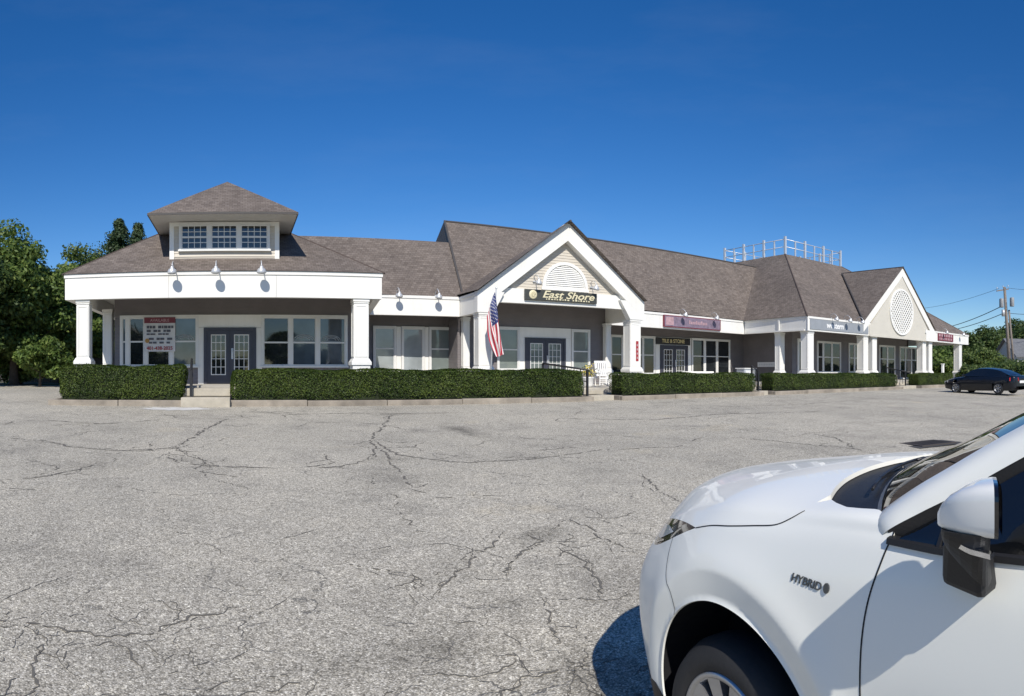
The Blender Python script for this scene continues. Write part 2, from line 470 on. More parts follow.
# raised west rake of the main roof and its shadow gap board
m = MB(); t = (Rm-Am)
m.slab([tuple(Am+Vector((-.02,0,-.16))), tuple(Rm+Vector((-.02,0,-.16))), tuple(Rm+Vector((-.02,0,.05))), tuple(Am+Vector((-.02,0,.05)))], (.10,0,0))
m.face([tuple(Rm), (10.1,38,e(3.3)), (9.9,36,e(3.3)), (9.98,29.1,z1-.1)])
obj('rake_edge', m, M['flash'], bld)
# wing roof: truncated hip round the rooftop deck
W0,W1,W2,W3 = (29.22,23.362,zt),(52.48,23.362,zt),(52.48,42,zt),(29.22,42,zt)
DZ = e(8.6); D0,D1,D2,D3 = (35.0,30.05,DZ),(42.0,30.05,DZ),(42.0,36.5,DZ),(35.0,36.5,DZ)
roof([(W0,W1,D1,D0),(W1,W2,D2,D1),(W2,W3,D3,D2),(W3,W0,D0,D3),(D0,D1,D2,D3)])
# gable roofs
GX, GZ = 40.3, e(7.72)
roof([((GX,23.2,GZ),(GX,28.75,GZ),(35.05,23.2,e(3.36))), ((GX,23.2,GZ),(GX,28.75,GZ),(45.55,23.2,e(3.36)))])
PXc, PZ = 13.8, e(6.62)
yb = 29.15
PZb = e(5.88)
roof([((PXc,23.95,PZ),(PXc,yb,PZb),(9.45,26.6,e(3.42)),(9.45,23.95,e(3.36))), ((PXc,23.95,PZ),(PXc,yb,PZb),(17.98,27.7,e(3.36)),(17.98,23.95,e(3.36)))])
# ridge caps and valleys
def strip(pts, w, name, mat, up=.03):
    m = MB(); m.tube([(p[0],p[1],p[2]+up) for p in pts], w, 6, True, False); return obj(name, m, M[mat], bld)
strip([Cm, (34.2,32.1,e(7.75))], .07, 'valley_flashing', 'flash', .0)
strip([(35.05,23.25,e(3.38)), (GX,28.75,GZ)], .07, 'valley_flashing', 'flash', .0)
strip([(PXc,23.95,PZ),(PXc,yb,PZb)], .05, 'ridge_cap', 'flash', -.01)
strip([(GX,23.2,GZ),(GX,28.75,GZ)], .05, 'ridge_cap', 'flash', -.01)
strip([tuple(Rm), tuple(R2)], .07, 'ridge_cap', 'flash', -.02)
strip([A1, AP], .035, 'ridge_cap', 'shingle', -.01); strip([A0, AP], .035, 'ridge_cap', 'shingle', -.01)
strip([W0, D0], .05, 'ridge_cap', 'shingle', -.01); strip([W1, D1], .05, 'ridge_cap', 'shingle', -.01)

# ---------------- columns
def column(cx, cy, w, zpl, ztop=FB, zbot=None):
    zbot = FLOOR-.3 if zbot is None else zbot; h = w/2
    m = MB(); m.box(cx-h,cx+h,cy-h,cy+h,zbot,ztop)
    s = .055; p = .014   # raised border round the recessed panels
    for sx, sy in ((0,-1),(-1,0),(1,0),(0,1)):
        z0, z1c = zpl+.24, ztop-.20
        def bd(u0,u1,v0,v1):
            if sx == 0:
                y = cy+sy*h; m.box(cx+u0,cx+u1,min(y,y+sy*p),max(y,y+sy*p),v0,v1)
            else:
                x = cx+sx*h; m.box(min(x,x+sx*p),max(x,x+sx*p),cy+u0,cy+u1,v0,v1)
        a = h-.03
        bd(-a,-a+s,z0,z1c); bd(a-s,a,z0,z1c); bd(-a+s+.001,a-s-.001,z0,z0+s); bd(-a+s+.001,a-s-.001,z1c-s,z1c)
    c = obj('column', m, M['white'], bld, bevel=.006)
    m = MB()
    m.box(cx-h-.09,cx+h+.09,cy-h-.09,cy+h+.09,zpl-.03,zpl+.08); 
    b0 = [(cx-h-.08,cy-h-.08,zpl+.081),(cx+h+.08,cy-h-.08,zpl+.081),(cx+h+.08,cy+h+.08,zpl+.081),(cx-h-.08,cy+h+.08,zpl+.081)]
    b1 = [(cx-h-.02,cy-h-.02,zpl+.19),(cx+h+.02,cy-h-.02,zpl+.19),(cx+h+.02,cy+h+.02,zpl+.19),(cx-h-.02,cy+h+.02,zpl+.19)]
    m.hexa(b0+b1)
    m.box(cx-h-.05,cx+h+.05,cy-h-.05,cy+h+.05,zbot,zpl-.031)
    obj('column_base', m, M['white'], c, bevel=.008)
    m = MB(); m.box(cx-h-.03,cx+h+.03,cy-h-.03,cy+h+.03,ztop-.10,ztop-.003); m.box(cx-h-.022,cx+h+.022,cy-h-.022,cy+h+.022,ztop-.16,ztop-.13)
    obj('capital', m, M['white'], c, bevel=.008)
    return c
column(-5.3,21.12,.44,e(.30)); column(4.05,21.12,.50,e(.26))
column(-5.15,24.4,.36,e(.10))
for cx in (9.92, 17.5):
    column(cx, 24.56, .60, e(.04), e(2.48))
column(17.62,26.92,.30,e(.0), e(2.47)); column(9.95,26.75,.3,e(.0),e(2.47))
for cx in (29.75,35.75,36.85,44.15,45.2,50.95):
    column(cx, 23.8, .56, e(-.08))
column(29.75, 26.0, .44, e(-.10))
column(51.0, 30.0, .5, e(-.08))

# ---------------- windows: X list of pane edges
def window(xs, yw, z0, z1, rail=None, mull=.10, pane='glass', border=.09, bars=None, parent=None, depth=.07, name='window', panes=None):
    """frame mesh with panes as sub-part; xs = pane boundaries"""
    par = parent or bld
    m = MB(); y0, y1 = yw-depth, yw-.002
    x0, x1 = xs[0], xs[-1]
    m.box(x0-border,x1+border,y0-.012,y1,z1,z1+border); m.box(x0-border-.03,x1+border+.03,y0-.05,y1,z0-border*.8,z0)
    m.box(x0-border,x0,y0-.01,y1,z0+.001,z1-.001); m.box(x1,x1+border,y0-.01,y1,z0+.001,z1-.001)
    for x in xs[1:-1]: m.box(x-mull/2,x+mull/2,y0-.006,y1,z0+.001,z1-.001)
    edges = []
    for i in range(len(xs)-1):
        a = xs[i] + (mull/2 if i else 0); b = xs[i+1] - (mull/2 if i < len(xs)-2 else 0)
        s = .035
        m.box(a+.001,a+s,y0+.012,y1,z0+.002,z1-.002); m.box(b-s,b-.001,y0+.012,y1,z0+.002,z1-.002)
        m.box(a+s,b-s,y0+.013,y1,z0+.002,z0+.05); m.box(a+s,b-s,y0+.013,y1,z1-.05,z1-.002)
        if rail: m.box(a+s,b-s,y0+.008,y1,rail-.03,rail+.03)
        if bars:
            nx, nz = bars
            for k in range(1,nx): xx = a+s+(b-a-2*s)*k/nx; m.box(xx-.011,xx+.011,y0+.025,y1,z0+.05,z1-.05)
            for k in range(1,nz):
                zz = z0+.05+(z1-z0-.1)*k/nz
                if rail and abs(zz-rail) < .06: continue
                m.box(a+s,b-s,y0+.026,y1,zz-.011,zz+.011)
        edges.append((a+s*.5,b-s*.5))
    f = obj(name, m, M['white2'], par)
    for i, (a, b) in enumerate(edges):
        m = MB(); m.face([(a,yw-.03,z0+.01),(b,yw-.03,z0+.01),(b,yw-.03,z1-.01),(a,yw-.03,z1-.01)])
        k = panes[i] if panes else pane
        if parent is None: obj('pane', m, M[k], f)
        else: obj('pane', m, M[k], parent)
    return f
def decal(win, x, z, yw, r):
    """pale scrollwork film stuck on the glass"""
    m = MB(); y = yw-.036
    for k, q in enumerate((1,.78,.52)):
        pts = [(x+q*r*cos(pi*(i/14)), y, z+q*r*.55*sin(pi*(i/14))) for i in range(15)]
        m.tube(pts, .016, 4)
    for a in (.25,.5,.75): m.tube([(x+.52*r*cos(pi*a),y,z+.52*r*.55*sin(pi*a)),(x+.78*r*cos(pi*a+.12),y,z+.78*r*.55*sin(pi*a+.12)),(x+r*cos(pi*a),y,z+r*.55*sin(pi*a))], .012, 4)
    m.tube([(x-r,y,z-.03),(x+r,y,z-.03)], .014, 4)
    return obj('window_decal', m, M['decal'], win)
def door(x0, x1, yw, z0, z1, pane='glass', rows=5):
    """double glazed door: dark frame, each leaf with white glazing bars"""
    m = MB(); y0 = yw-.09; fr = .12
    m.box(x0,x0+fr,y0,yw-.002,z0,z1-.1); m.box(x1-fr,x1,y0,yw-.002,z0,z1-.1); m.box(x0,x1,y0-.002,yw-.002,z1-.1,z1)
    d = obj('double_door', m, M['door'], bld)
    xm = (x0+x1)/2
    for a, b in ((x0+fr+.004,xm-.004),(xm+.004,x1-fr-.004)):
        m = MB(); yl = yw-.07; st = .15
        m.box(a,a+st,yl,yw-.01,z0+.02,z1-.104); m.box(b-st,b,yl,yw-.01,z0+.02,z1-.104)
        m.box(a+st,b-st,yl,yw-.01,z0+.02,z0+.34); m.box(a+st,b-st,yl,yw-.01,z1-.26,z1-.104)
        obj('door_leaf', m, M['door'], d)
        m = MB(); ga, gb, g0, g1 = a+st, b-st, z0+.34, z1-.26; s = .035
        m.box(ga,ga+s,yl-.012,yl+.02,g0,g1); m.box(gb-s,gb,yl-.012,yl+.02,g0,g1); m.box(ga+s,gb-s,yl-.012,yl+.02,g0,g0+s); m.box(ga+s,gb-s,yl-.012,yl+.02,g1-s,g1)
        for k in (1,2): xx = ga+(gb-ga)*k/3; m.box(xx-.012,xx+.012,yl-.004,yl+.02,g0+s,g1-s)
        for k in range(1,rows): zz = g0+(g1-g0)*k/rows; m.box(ga+s,gb-s,yl-.003,yl+.02,zz-.012,zz+.012)
        obj('glazing_bars', m, M['white2'], d)
        m = MB(); m.face([(ga+.01,yl+.022,g0+.01),(gb-.01,yl+.022,g0+.01),(gb-.01,yl+.022,g1-.01),(ga+.01,yl+.022,g1-.01)])
        obj('pane', m, M[pane], d)
    m = MB(); m.box(xm+.05,xm+.13,yw-.10,yw-.074,z0+.95,z0+1.35); m.tube([(xm+.09,yw-.10,z0+1.0),(xm+.09,yw-.15,z0+1.03),(xm+.09,yw-.15,z0+1.27),(xm+.09,yw-.10,z0+1.3)],.014)
    obj('door_handle', m, M['steel'], d)
    return d
def surround(rects, yw, name='door_surround'):
    m = MB()
    for x0,x1,z0,z1 in rects: m.box(x0,x1,yw-.05,yw-.003,z0,z1)
    return obj(name, m, M['white'], bld)
def xs(pxs, Y): return [PX(p, Y) for p in pxs]
# left block
Y = YW1
M['decal'] = simple('pale_window_film', (.34,.37,.39), .5)
wa = window(xs((122.5,128,146,171.5,196.5),Y), Y, e(.24), e(2.08), e(1.16), .14, panes=['glass_pale','glass','glass','glass_pale'])
wb = window(xs((263.5,290.5,317.5,345),Y), Y, e(.24), e(2.08), e(1.12), .14, panes=['glass','glass_pale','glass_pale'])
decal(wa, PX(184.5,Y), e(1.22), Y, .36); decal(wb, PX(304,Y), e(1.2), Y, .40); decal(wb, PX(331,Y), e(1.2), Y, .36)
surround([(PX(198,Y),PX(203.8,Y),e(-.62),e(1.68)), (PX(256.2,Y),PX(262,Y),e(-.62),e(1.68)), (PX(198,Y),PX(262,Y),e(1.69),e(2.17))], Y)
door(PX(203.8,Y), PX(256.2,Y), Y, e(-.455), e(1.68))
# recess between left block and pediment
Y = YW2
window(xs((374.8,394),Y), Y, e(.0), e(2.03), e(1.08), pane='glass_curtain'); window(xs((403,422.5),Y), Y, e(.0), e(2.03), None, pane='glass_curtain'); window(xs((430.5,450),Y), Y, e(.0), e(2.03), e(1.08), pane='glass_blind')
surround([(PX(396.2,Y),PX(400.8,Y),e(-.1),e(2.1))], Y, 'window_trim'); surround([(PX(424.7,Y),PX(428.3,Y),e(-.1),e(2.1))], Y, 'window_trim')
# pediment porch
Y = YW3
window(xs((498.5,517.5),Y), Y, e(.12), e(2.03), e(1.05), pane='glass_blind')
window(xs((572.5,588),Y), Y, e(.12), e(2.03), e(1.02), pane='glass_blind')
surround([(PX(519.5,Y),PX(524.4,Y),e(-.6),e(1.64)), (PX(565,Y),PX(570.5,Y),e(-.6),e(1.64)), (PX(519.5,Y),PX(570.5,Y),e(1.645),e(2.13))], Y)
door(PX(524.4,Y), PX(565,Y), Y, e(-.56), e(1.64), 'glass_blind')
# tile shop
Y = YW4
window(xs((611,622,632,642.5,653.5),Y), Y, e(-.1), e(2.08), e(1.02), .1)
surround([(PX(655.3,Y),PX(659.4,Y),e(-.7),e(1.66)), (PX(687.4,Y),PX(690.6,Y),e(-.7),e(1.66)), (PX(655.3,Y),PX(690.6,Y),e(1.665),e(2.15))], Y)
door(PX(659.6,Y), PX(687.2,Y), Y, e(-.6), e(1.66))
window(xs((692.3,704.3,716.6,728.6),Y), Y, e(-.1), e(2.08), e(1.02), .14)
# wing
Y = YW5
window(xs((798.5,803.5),Y), Y, e(-.5), e(2.02), None, .1, border=.16)
window(xs((817.5,822.8,831.4,839.5),Y), Y, e(.0), e(2.02), e(1.02), .12)
window(xs((849,854,859),Y), Y, e(.0), e(2.02), e(1.02), .12)
window(xs((879.5,887,894),Y), Y, e(-.5), e(2.02), e(1.02), .12)
window(xs((900,905,911,916.5),Y), Y, e(-.5), e(2.02), e(1.0), .12)

# ---------------- siding boards in real laps
def lapped(m, poly_at, z0, z1, y, lap=.125):
    z = z0
    while z < z1-.01:
        zt_ = min(z+lap, z1); l0, r0 = poly_at(z); l1, r1 = poly_at(zt_)
        if r0-l0 > .02:
            if r1 < l1: r1 = l1 = (l1+r1)/2
            m.face([(l0,y-.022,z),(r0,y-.022,z),(r1,y-.004,zt_),(l1,y-.004,zt_)])
            m.face([(l0,y-.003,z),(r0,y-.003,z),(r0,y-.022,z),(l0,y-.022,z)])
        z = zt_
# ---------------- dormer
dy = 21.6; dx0, dx1 = -2.40, 1.33; dz0, dz1 = e(3.84), e(5.13)
m = MB(); m.box(dx0,dx1,dy,24.2,dz0-.5,dz1); lapped(m, lambda z: (dx0+.1,dx1-.1), dz0+.1, dz1, dy)
dorm = obj('dormer', m, M['cream'], bld)
m = MB()
for x in (dx0,dx1-.13): m.box(x-.012,x+.142,dy-.035,dy+.12,dz0,dz1-.14)
m.box(dx0-.03,dx1+.03,dy-.05,dy+.02,dz0-.1,dz0+.02); m.box(dx0-.013,dx1+.013,dy-.036,dy-.004,dz1-.14,dz1-.001)
obj('corner_board', m, M['white'], dorm)
x0, x1, ym, yr = -3.03, 1.9, 20.5, 23.8; ez = e(5.14); ap = (-.46,22.95,e(6.9))
m = MB(); P = [(x0,ym,ez+.055),(x1,ym,ez+.055),(x1,25.4,ez+.055),(x0,25.4,ez+.055)]
for i in range(4): m.roofpoly((P[i],P[(i+1)%4],ap))
obj('dormer_roof', m, M['shingle'], dorm, merge=False)
m = MB(); m.box(x0+.02,x1-.02,ym+.02,25.3,ez,ez+.03)
obj('dormer_soffit', m, M['soffit'], dorm)
m = MB(); m.box(x0,x1,ym,ym+.03,ez-.01,ez+.05); m.box(x0,x0+.03,ym+.031,25.4,ez-.01,ez+.05); m.box(x1-.03,x1,ym+.031,25.4,ez-.01,ez+.05)
obj('eave_board', m, M['flash'], dorm)
wx = [PX(181.5,dy),PX(209.5,dy),PX(239,dy),PX(267.5,dy)]
window(wx, dy-.01, e(4.18), e(5.02), e(4.6), .13, bars=(4,4), parent=dorm, border=.08, name='dormer_window')

# ---------------- pediment gable
yf = 24.2
m = MB()
rise = (PZ-.05-e(3.36))/(PXc-9.55)
def rake(m, xc, xl, xr, zap, zfoot, w, y0, y1):
    for x in (xl, xr):
        s = 1 if x > xc else -1
        m.slab([(xc,y0,zap),(x,y0,zfoot),(x-s*w*.0,y0,zfoot-w),(xc,y0,zap-w)][::(1 if s<0 else -1)], (0,y1-y0,0))
rake(m, PXc, 9.55, 17.95, PZ-.04, e(3.34), .80, yf, yf+.35)
gab = obj('gable', m, M['white'], bld)
m = MB()   # feet of the rakes, standing on the columns
m.slab([(9.53,yf+.003,e(2.47)),(10.26,yf+.003,e(2.47)),(10.75,yf+.003,e(3.34)),(9.53,yf+.003,e(3.34))], (0,.34,0)); obj('rake_foot', m, M['white'], gab)
m = MB(); m.slab([(17.97,yf+.003,e(3.34)),(16.6,yf+.003,e(3.34)),(17.16,yf+.003,e(2.47)),(17.97,yf+.003,e(2.47))], (0,.34,0))
obj('rake_foot', m, M['white'], gab)
m = MB(); m.box(10.2,17.3,yf+.2,yf+.42,e(2.94),e(3.56))
obj('tie_beam', m, M['white'], gab)
yt = yf+.36
m = MB(); m.slab([(10.0,yt,e(3.5)),(17.5,yt,e(3.5)),(PXc,yt,e(6.0))],(0,.1,0))
lapped(m, lambda z: (10.2+(z-e(3.5))/.78, 17.35-(z-e(3.5))/.78), e(3.55), e(5.98), yt)
obj('gable_siding', m, M['cream'], gab)
def arc(cx, cz, r, n=28): return [(cx+r*cos(pi*k/n), cz+r*sin(pi*k/n)) for k in range(n+1)]
m = MB(); vx, vz = 13.84, e(3.72)
o_, i_ = arc(vx,vz,1.16), arc(vx,vz,1.02)
for k in range(28):
    m.hexa([(i_[k][0],yt-.09,i_[k][1]),(o_[k][0],yt-.09,o_[k][1]),(o_[k][0],yt-.02,o_[k][1]),(i_[k][0],yt-.02,i_[k][1]),(i_[k+1][0],yt-.09,i_[k+1][1]),(o_[k+1][0],yt-.09,o_[k+1][1]),(o_[k+1][0],yt-.02,o_[k+1][1]),(i_[k+1][0],yt-.02,i_[k+1][1])])
m.box(vx-1.2,vx+1.2,yt-.1,yt-.02,vz-.12,vz)
z = vz+.01
while z < vz+1.0:
    w = math.sqrt(max(0,1.02**2-(z-vz+.05)**2))
    if w > .08: m.face([(vx-w,yt-.075,z),(vx+w,yt-.075,z),(vx+w,yt-.03,z+.085),(vx-w,yt-.03,z+.085)])
    z += .085
obj('louvred_vent', m, M['white'], gab)
# ---------------- wing gable with round lattice
yf = 23.3
m = MB(); rake(m, GX, 35.15, 45.45, GZ-.03, e(3.34), .66, yf, yf+.4)
gab2 = obj('gable', m, M['white'], bld)
m = MB(); m.slab([(35.9,yf+.045,e(2.452)),(44.7,yf+.045,e(2.452)),(44.7,yf+.045,e(3.1)),(GX,yf+.045,e(7.0)),(35.9,yf+.045,e(3.1))],(0,.15,0))
m.box(36.0,44.6,yf+.02,yf+.043,e(2.42),e(2.56))
obj('gable_panel', m, M['stucco'], gab2)
cx, cz, rr, yl = 40.2, e(4.39), 1.66, yf+.04
m = MB(); n = 40
for k in range(n):
    a, b = 2*pi*k/n, 2*pi*(k+1)/n; p = []
    for t_ in (a, b):
        for r_, y_ in ((rr-.09,yl-.09),(rr+.03,yl-.09),(rr+.03,yl-.003),(rr-.09,yl-.003)): p.append((cx+r_*cos(t_),y_,cz+r_*sin(t_)))
    m.hexa(p)
for d_ in (1,-1):
    k = -rr
    while k < rr:
        q = math.sqrt(max(0,(rr-.06)**2-k*k))
        if q > .1:
            u = Vector((cos(pi/4),0,d_*sin(pi/4))); v = Vector((-d_*sin(pi/4),0,cos(pi/4)))
            c_ = Vector((cx, yl-.035 if d_ > 0 else yl-.055, cz)) + v*k
            m.bar(c_-u*q, c_+u*q, .018, .085)
        k += .23
obj('round_lattice', m, M['lattice'], gab2)
m = MB(); m.face([(cx+(rr-.05)*cos(2*pi*k/40), yl-.006, cz+(rr-.05)*sin(2*pi*k/40)) for k in range(40)])
obj('lattice_backing', m, M['dark_gap'], gab2)
m = MB(); m.box(44.0,45.62,yf-.02,yf+.095,FB-.02,FT-.03); m.box(43.9,44.02,yf-.04,yf+.09,FB+.6,FT+.05)
obj('fascia_block', m, M['white'], gab2)
# ================================================================= signs and fittings on the building
def text(body, size, loc, mat, parent, rotz=0, shear=0, ext=.006, name='lettering', align='CENTER', sx=1, rot=None, bold=0):
    cu = bpy.data.curves.new(name, 'FONT'); cu.body = body; cu.size = size; cu.shear = shear
    cu.extrude = ext; cu.align_x = align; cu.align_y = 'CENTER'; cu.offset = bold
    cu.materials.append(mat)
    tmp = bpy.data.objects.new(name+'_curve', cu); COL.objects.link(tmp)
    dg = bpy.context.evaluated_depsgraph_get(); dg.update()
    me = bpy.data.meshes.new_from_object(tmp.evaluated_get(dg)); bpy.data.objects.remove(tmp)
    me.name = name
    o = bpy.data.objects.new(name, me)
    w = world_loc(parent) if parent is not None and rot is None else Vector((0,0,0))
    o.location = Vector(loc)-w; o.rotation_euler = rot or (R(90),0,rotz); o.scale = (sx,1,1)
    return link(o, parent)
def msimple(*a, **k): return simple(*a, **k)
M['sign_dark'] = simple('dark_sign_board', (.05,.052,.045), .5)
M['sign_gold'] = simple('sign_cream_gold', (.66,.60,.40), .5)
M['sign_black'] = simple('black_sign_board', (.018,.016,.015), .5)
M['sign_purple'] = simple('mauve_sign_board', (.20,.155,.205), .5, .3, 6)
M['sign_maroon'] = simple('maroon', (.16,.025,.04), .5)
M['sign_pink'] = simple('sign_pink', (.42,.27,.29), .5, .2, 8)
M['sign_grey'] = simple('blue_grey_sign_board', (.27,.29,.315), .5)
M['sign_white'] = simple('sign_white', (.78,.78,.77), .5)
M['banner'] = simple('banner_vinyl', (.62,.61,.60), .45)
M['red'] = simple('red_paint', (.33,.025,.03), .5)
M['ink'] = simple('dark_ink', (.09,.09,.11), .6)
M['brown_ink'] = simple('amber_ink', (.40,.22,.06), .6)

# carved "East Shore" board on the pediment
Y = 24.28
s = thing('shop_sign', 'dark carved sign board with gold script and shell emblem under the arched vent', 'sign', (13.55, Y, e(3.05)))
m = MB(); m.box(11.74,15.36,Y,Y+.10,e(3.09),e(3.55)); obj('sign_board', m, M['sign_dark'], s, bevel=.02)
m = MB(); m.lathe([(0,.03),(.10,.03),(.16,.015),(.19,0)], 20, Matrix.Translation((12.12,Y-.004,e(3.33))) @ Matrix.Rotation(R(90),4,'X'))
m.tube([(12.12+.1*cos(k*.5)*(1-k/30), Y-.035, e(3.33)+.13*sin(k*.5)*(1-k/30)) for k in range(22)], .018, 5)
obj('shell_emblem', m, M['sign_gold'], s)
text('East Shore', .43, (13.86,Y-.008,e(3.355)), M['sign_gold'], s, shear=.35, sx=1.42, bold=.007)
m = MB()   # second line, too small to read
x = 12.75
for k in range(17):
    w = .05+.05*((k*7)%3)/2
    if k != 9: m.box(x,x+w,Y-.012,Y-.001,e(3.135),e(3.135)+.05+.02*((k*5)%2))
    x += w+.06
obj('small_lettering', m, M['sign_gold'], s)

# mauve sign on the recessed fascia
A_, B_ = Vector((17.95,27.45,0)), Vector((29.35,28.75,0)); tv = (B_-A_).normalized(); ang = math.atan2(tv.y, tv.x); nv = Vector((tv.y,-tv.x,0))
def onf(px, d=0):
    a = (px-240)/633; k = tan(a)
    # (A + s t).x = k (A + s t).y
    s_ = (k*A_.y-A_.x)/(tv.x-k*tv.y); return A_+tv*s_+nv*d
p0, p1 = onf(662.7), onf(719.6)
s = thing('shop_sign', 'mauve and pink shop sign lit by two lamps on the white fascia', 'sign', ((p0+p1)/2).to_tuple()[:2]+(e(2.53),))
m = MB(); q0, q1 = p0+nv*.09, p1+nv*.09
m.prism([tuple(p0.xy),tuple(p1.xy),tuple(q1.xy),tuple(q0.xy)], e(2.55), e(3.22)); obj('sign_board', m, M['sign_maroon'], s)
def onboard(u, d): v = p0 + (p1-p0)*u + nv*(.09+d); return v
m = MB(); m.prism([tuple(onboard(.015,.0).xy),tuple(onboard(.985,.0).xy),tuple(onboard(.985,.006).xy),tuple(onboard(.015,.006).xy)], e(2.60), e(3.17)); obj('sign_face', m, M['sign_purple'], s)
m = MB(); m.prism([tuple(onboard(.03,.006).xy),tuple(onboard(.16,.006).xy),tuple(onboard(.16,.011).xy),tuple(onboard(.03,.011).xy)], e(2.66), e(3.12)); obj('emblem', m, M['sign_pink'], s)
m = MB()
for k in range(11):
    u = .42+k*.03; h_ = .22 if k in (0,4,7) else .15
    m.prism([tuple(onboard(u,.006).xy),tuple(onboard(u+.02,.006).xy),tuple(onboard(u+.02,.012).xy),tuple(onboard(u,.012).xy)], e(2.80), e(2.80)+h_)
obj('lettering', m, M['sign_pink'], s)

# TILE & STONE board over the shop door
Y = YW4-.12; x0, x1 = PX(656,Y), PX(690.2,Y)
s = thing('shop_sign', 'narrow black sign board with gold capitals over the porch double door', 'sign', ((x0+x1)/2, Y, e(1.7)))
m = MB(); m.box(x0,x1,Y,Y+.06,e(1.70),e(2.12)); obj('sign_board', m, M['sign_black'], s)
text('TILE & STONE', .31, ((x0+x1)/2,Y-.004,e(1.91)), M['gold'], s, sx=.95, bold=.006)

# blue grey sign band on the wing
Y = 23.36; x0, x1 = 29.5, 35.0
s = thing('shop_sign', 'long blue grey sign band with white script on the corner fascia', 'sign', (32.2, Y, e(2.5)))
x1 = 35.8
m = MB(); m.box(29.5,x1,Y,Y+.03,e(2.56),e(3.17)); obj('sign_board', m, M['sign_grey'], s)
text('western', .5, (32.0,Y-.004,e(2.87)), M['sign_white'], s, shear=.25, sx=1.1, bold=.012)
# maroon sign at far end
s = thing('shop_sign', 'small maroon sign with pink lettering at the far right end of the fascia', 'sign', (47.6, Y, e(2.5)))
m = MB(); m.box(46.2,49.1,Y-.01,Y+.03,e(2.58),e(3.2)); obj('sign_board', m, M['sign_maroon'], s)
m = MB()
for k in range(6): m.box(46.35+k*.44,46.63+k*.44,Y-.022,Y-.011,e(2.93),e(3.13))
for k in range(8): m.box(46.45+k*.31,46.62+k*.31,Y-.022,Y-.011,e(2.66),e(2.84))
obj('lettering', m, M['sign_pink'], s)
# white blank plates on wing west wall
s = thing('wall_sign', 'small white sign plate on the dark west wall of the corner wing', 'sign', (31.15, 28.6, e(.3)))
x = 31.17; m = MB(); m.box(x-.03,x,27.6,29.2,e(.34),e(.66)); obj('sign_board', m, M['sign_white'], s)
m = MB(); 
for k in range(9): m.box(x-.036,x-.031,27.75+k*.15,27.84+k*.15,e(.44),e(.56))
obj('lettering', m, M['steel'], s)
# red vertical sign on the pediment column
Y = 24.24
s = thing('open_flag_sign', 'narrow red vertical sign on the right pediment column', 'sign', (17.6, Y, e(.5)))
m = MB(); m.box(17.52,17.66,Y,Y+.015,e(.52),e(1.46)); obj('sign_board', m, M['red'], s)
m = MB()
for k in range(4): m.box(17.55,17.63,Y-.004,Y-.001,e(.62)+k*.2,e(.72)+k*.2)
obj('lettering', m, M['sign_pink'], s)
# leasing banner in the left windows
Y = YW1-.12; x0, x1 = PX(144.3,Y), PX(175.3,Y)
s = thing('leasing_banner', 'white real estate banner with red header hung across the left shop window', 'banner', ((x0+x1)/2, Y, e(.75)))
m = MB(); G = [[(x0+(x1-x0)*j/10, Y+.01*sin(j*1.3+i), e(.78)+(1.30)*i/8) for j in range(11)] for i in range(9)]
m.grid([list(r) for r in G][::-1]); obj('sheet', m, M['banner'], s)
m = MB(); m.box(x0,x1,Y-.022,Y-.014,e(1.86),e(2.08)); obj('header_band', m, M['sign_maroon'], s)
text('AVAILABLE', .15, ((x0+x1)/2,Y-.026,e(1.96)), M['sign_pink'], s, ext=.002, bold=.002)
m = MB(); W = x1-x0
for r_, (zz, hh, seq) in enumerate(((1.66,.10,(.08,.07,.09,.0,.1,.05,.11)),(1.52,.085,(.13,.0,.12,.09,.0,.08)),(1.41,.06,(.1,.16,.0,.12,.08)),(1.22,.08,(.0,.16,.0,.10,.13)),(1.08,.07,(.0,.11,.12,.0,.14)))):
    x = x0+.08*W
    for k, q in enumerate(seq*2):
        if x+q*W > x1-.06*W: break
        if q: m.box(x,x+q*W,Y-.026,Y-.015,e(zz),e(zz+hh))
        x += (q or .05)*W+.02*W
obj('print', m, M['ink'], s)
m = MB(); m.lathe([(0,.0),(.085,.0)], 16, Matrix.Translation((x0+.1*W,Y-.027,e(1.19))) @ Matrix.Rotation(R(90),4,'X')); obj('round_emblem', m, M['brown_ink'], s)
text('401-438-2025', .18, ((x0+x1)/2,Y-.022,e(.90)), M['red'], s, ext=.002, sx=.98, bold=.004)

# gooseneck lamps
def lamp(x, y, ztop, label, first=[None], tilt=0):
    if first[0] is None:
        o = thing('gooseneck_lamp', label, 'lamp', (0,0,0), 'gooseneck lamps along the fascias')
        m = MB(); m.tube([(0,.06,.0),(0,.03,.16),(0,-.05,.24),(0,-.2,.27),(0,-.36,.2),(0,-.47,.06)], .018, 8); obj('arm', m, M['metal'], o, local=True)
        m = MB(); m.box(-.06,.06,-.04,.1,-.03,.02); obj('wall_plate', m, M['metal'], o, local=True)
        m = MB(); Mx = Matrix.Translation((0,-.49,.03)) @ Matrix.Rotation(R(22),4,'X')
        m.lathe([(.02,.04),(.05,.02),(.06,-.03),(.12,-.07),(.150,-.13),(.155,-.2),(.14,-.195),(.10,-.12),(.03,-.06),(0,-.05)], 20, Mx); obj('shade', m, M['metal'], o, local=True)
        first[0] = o
    else:
        o = copy_tree(first[0]); o['label'] = label
    o.location = (x, y, ztop); o.rotation_euler = (0,0,tilt)
    return o
zl = FT+.03
for px, lb in ((172.3,'left one of the three gooseneck lamps below the dormer'),(216,'middle one of the three gooseneck lamps below the dormer'),(261.5,'right one of the three gooseneck lamps below the dormer')):
    lamp(PX(px,20.4), 20.8, zl, lb)
lamp(PX(399.5,26), 26.48, zl, 'left gooseneck lamp on the short recessed fascia beside the pediment')
lamp(PX(439,26), 26.45, zl, 'right gooseneck lamp on the short recessed fascia beside the pediment')
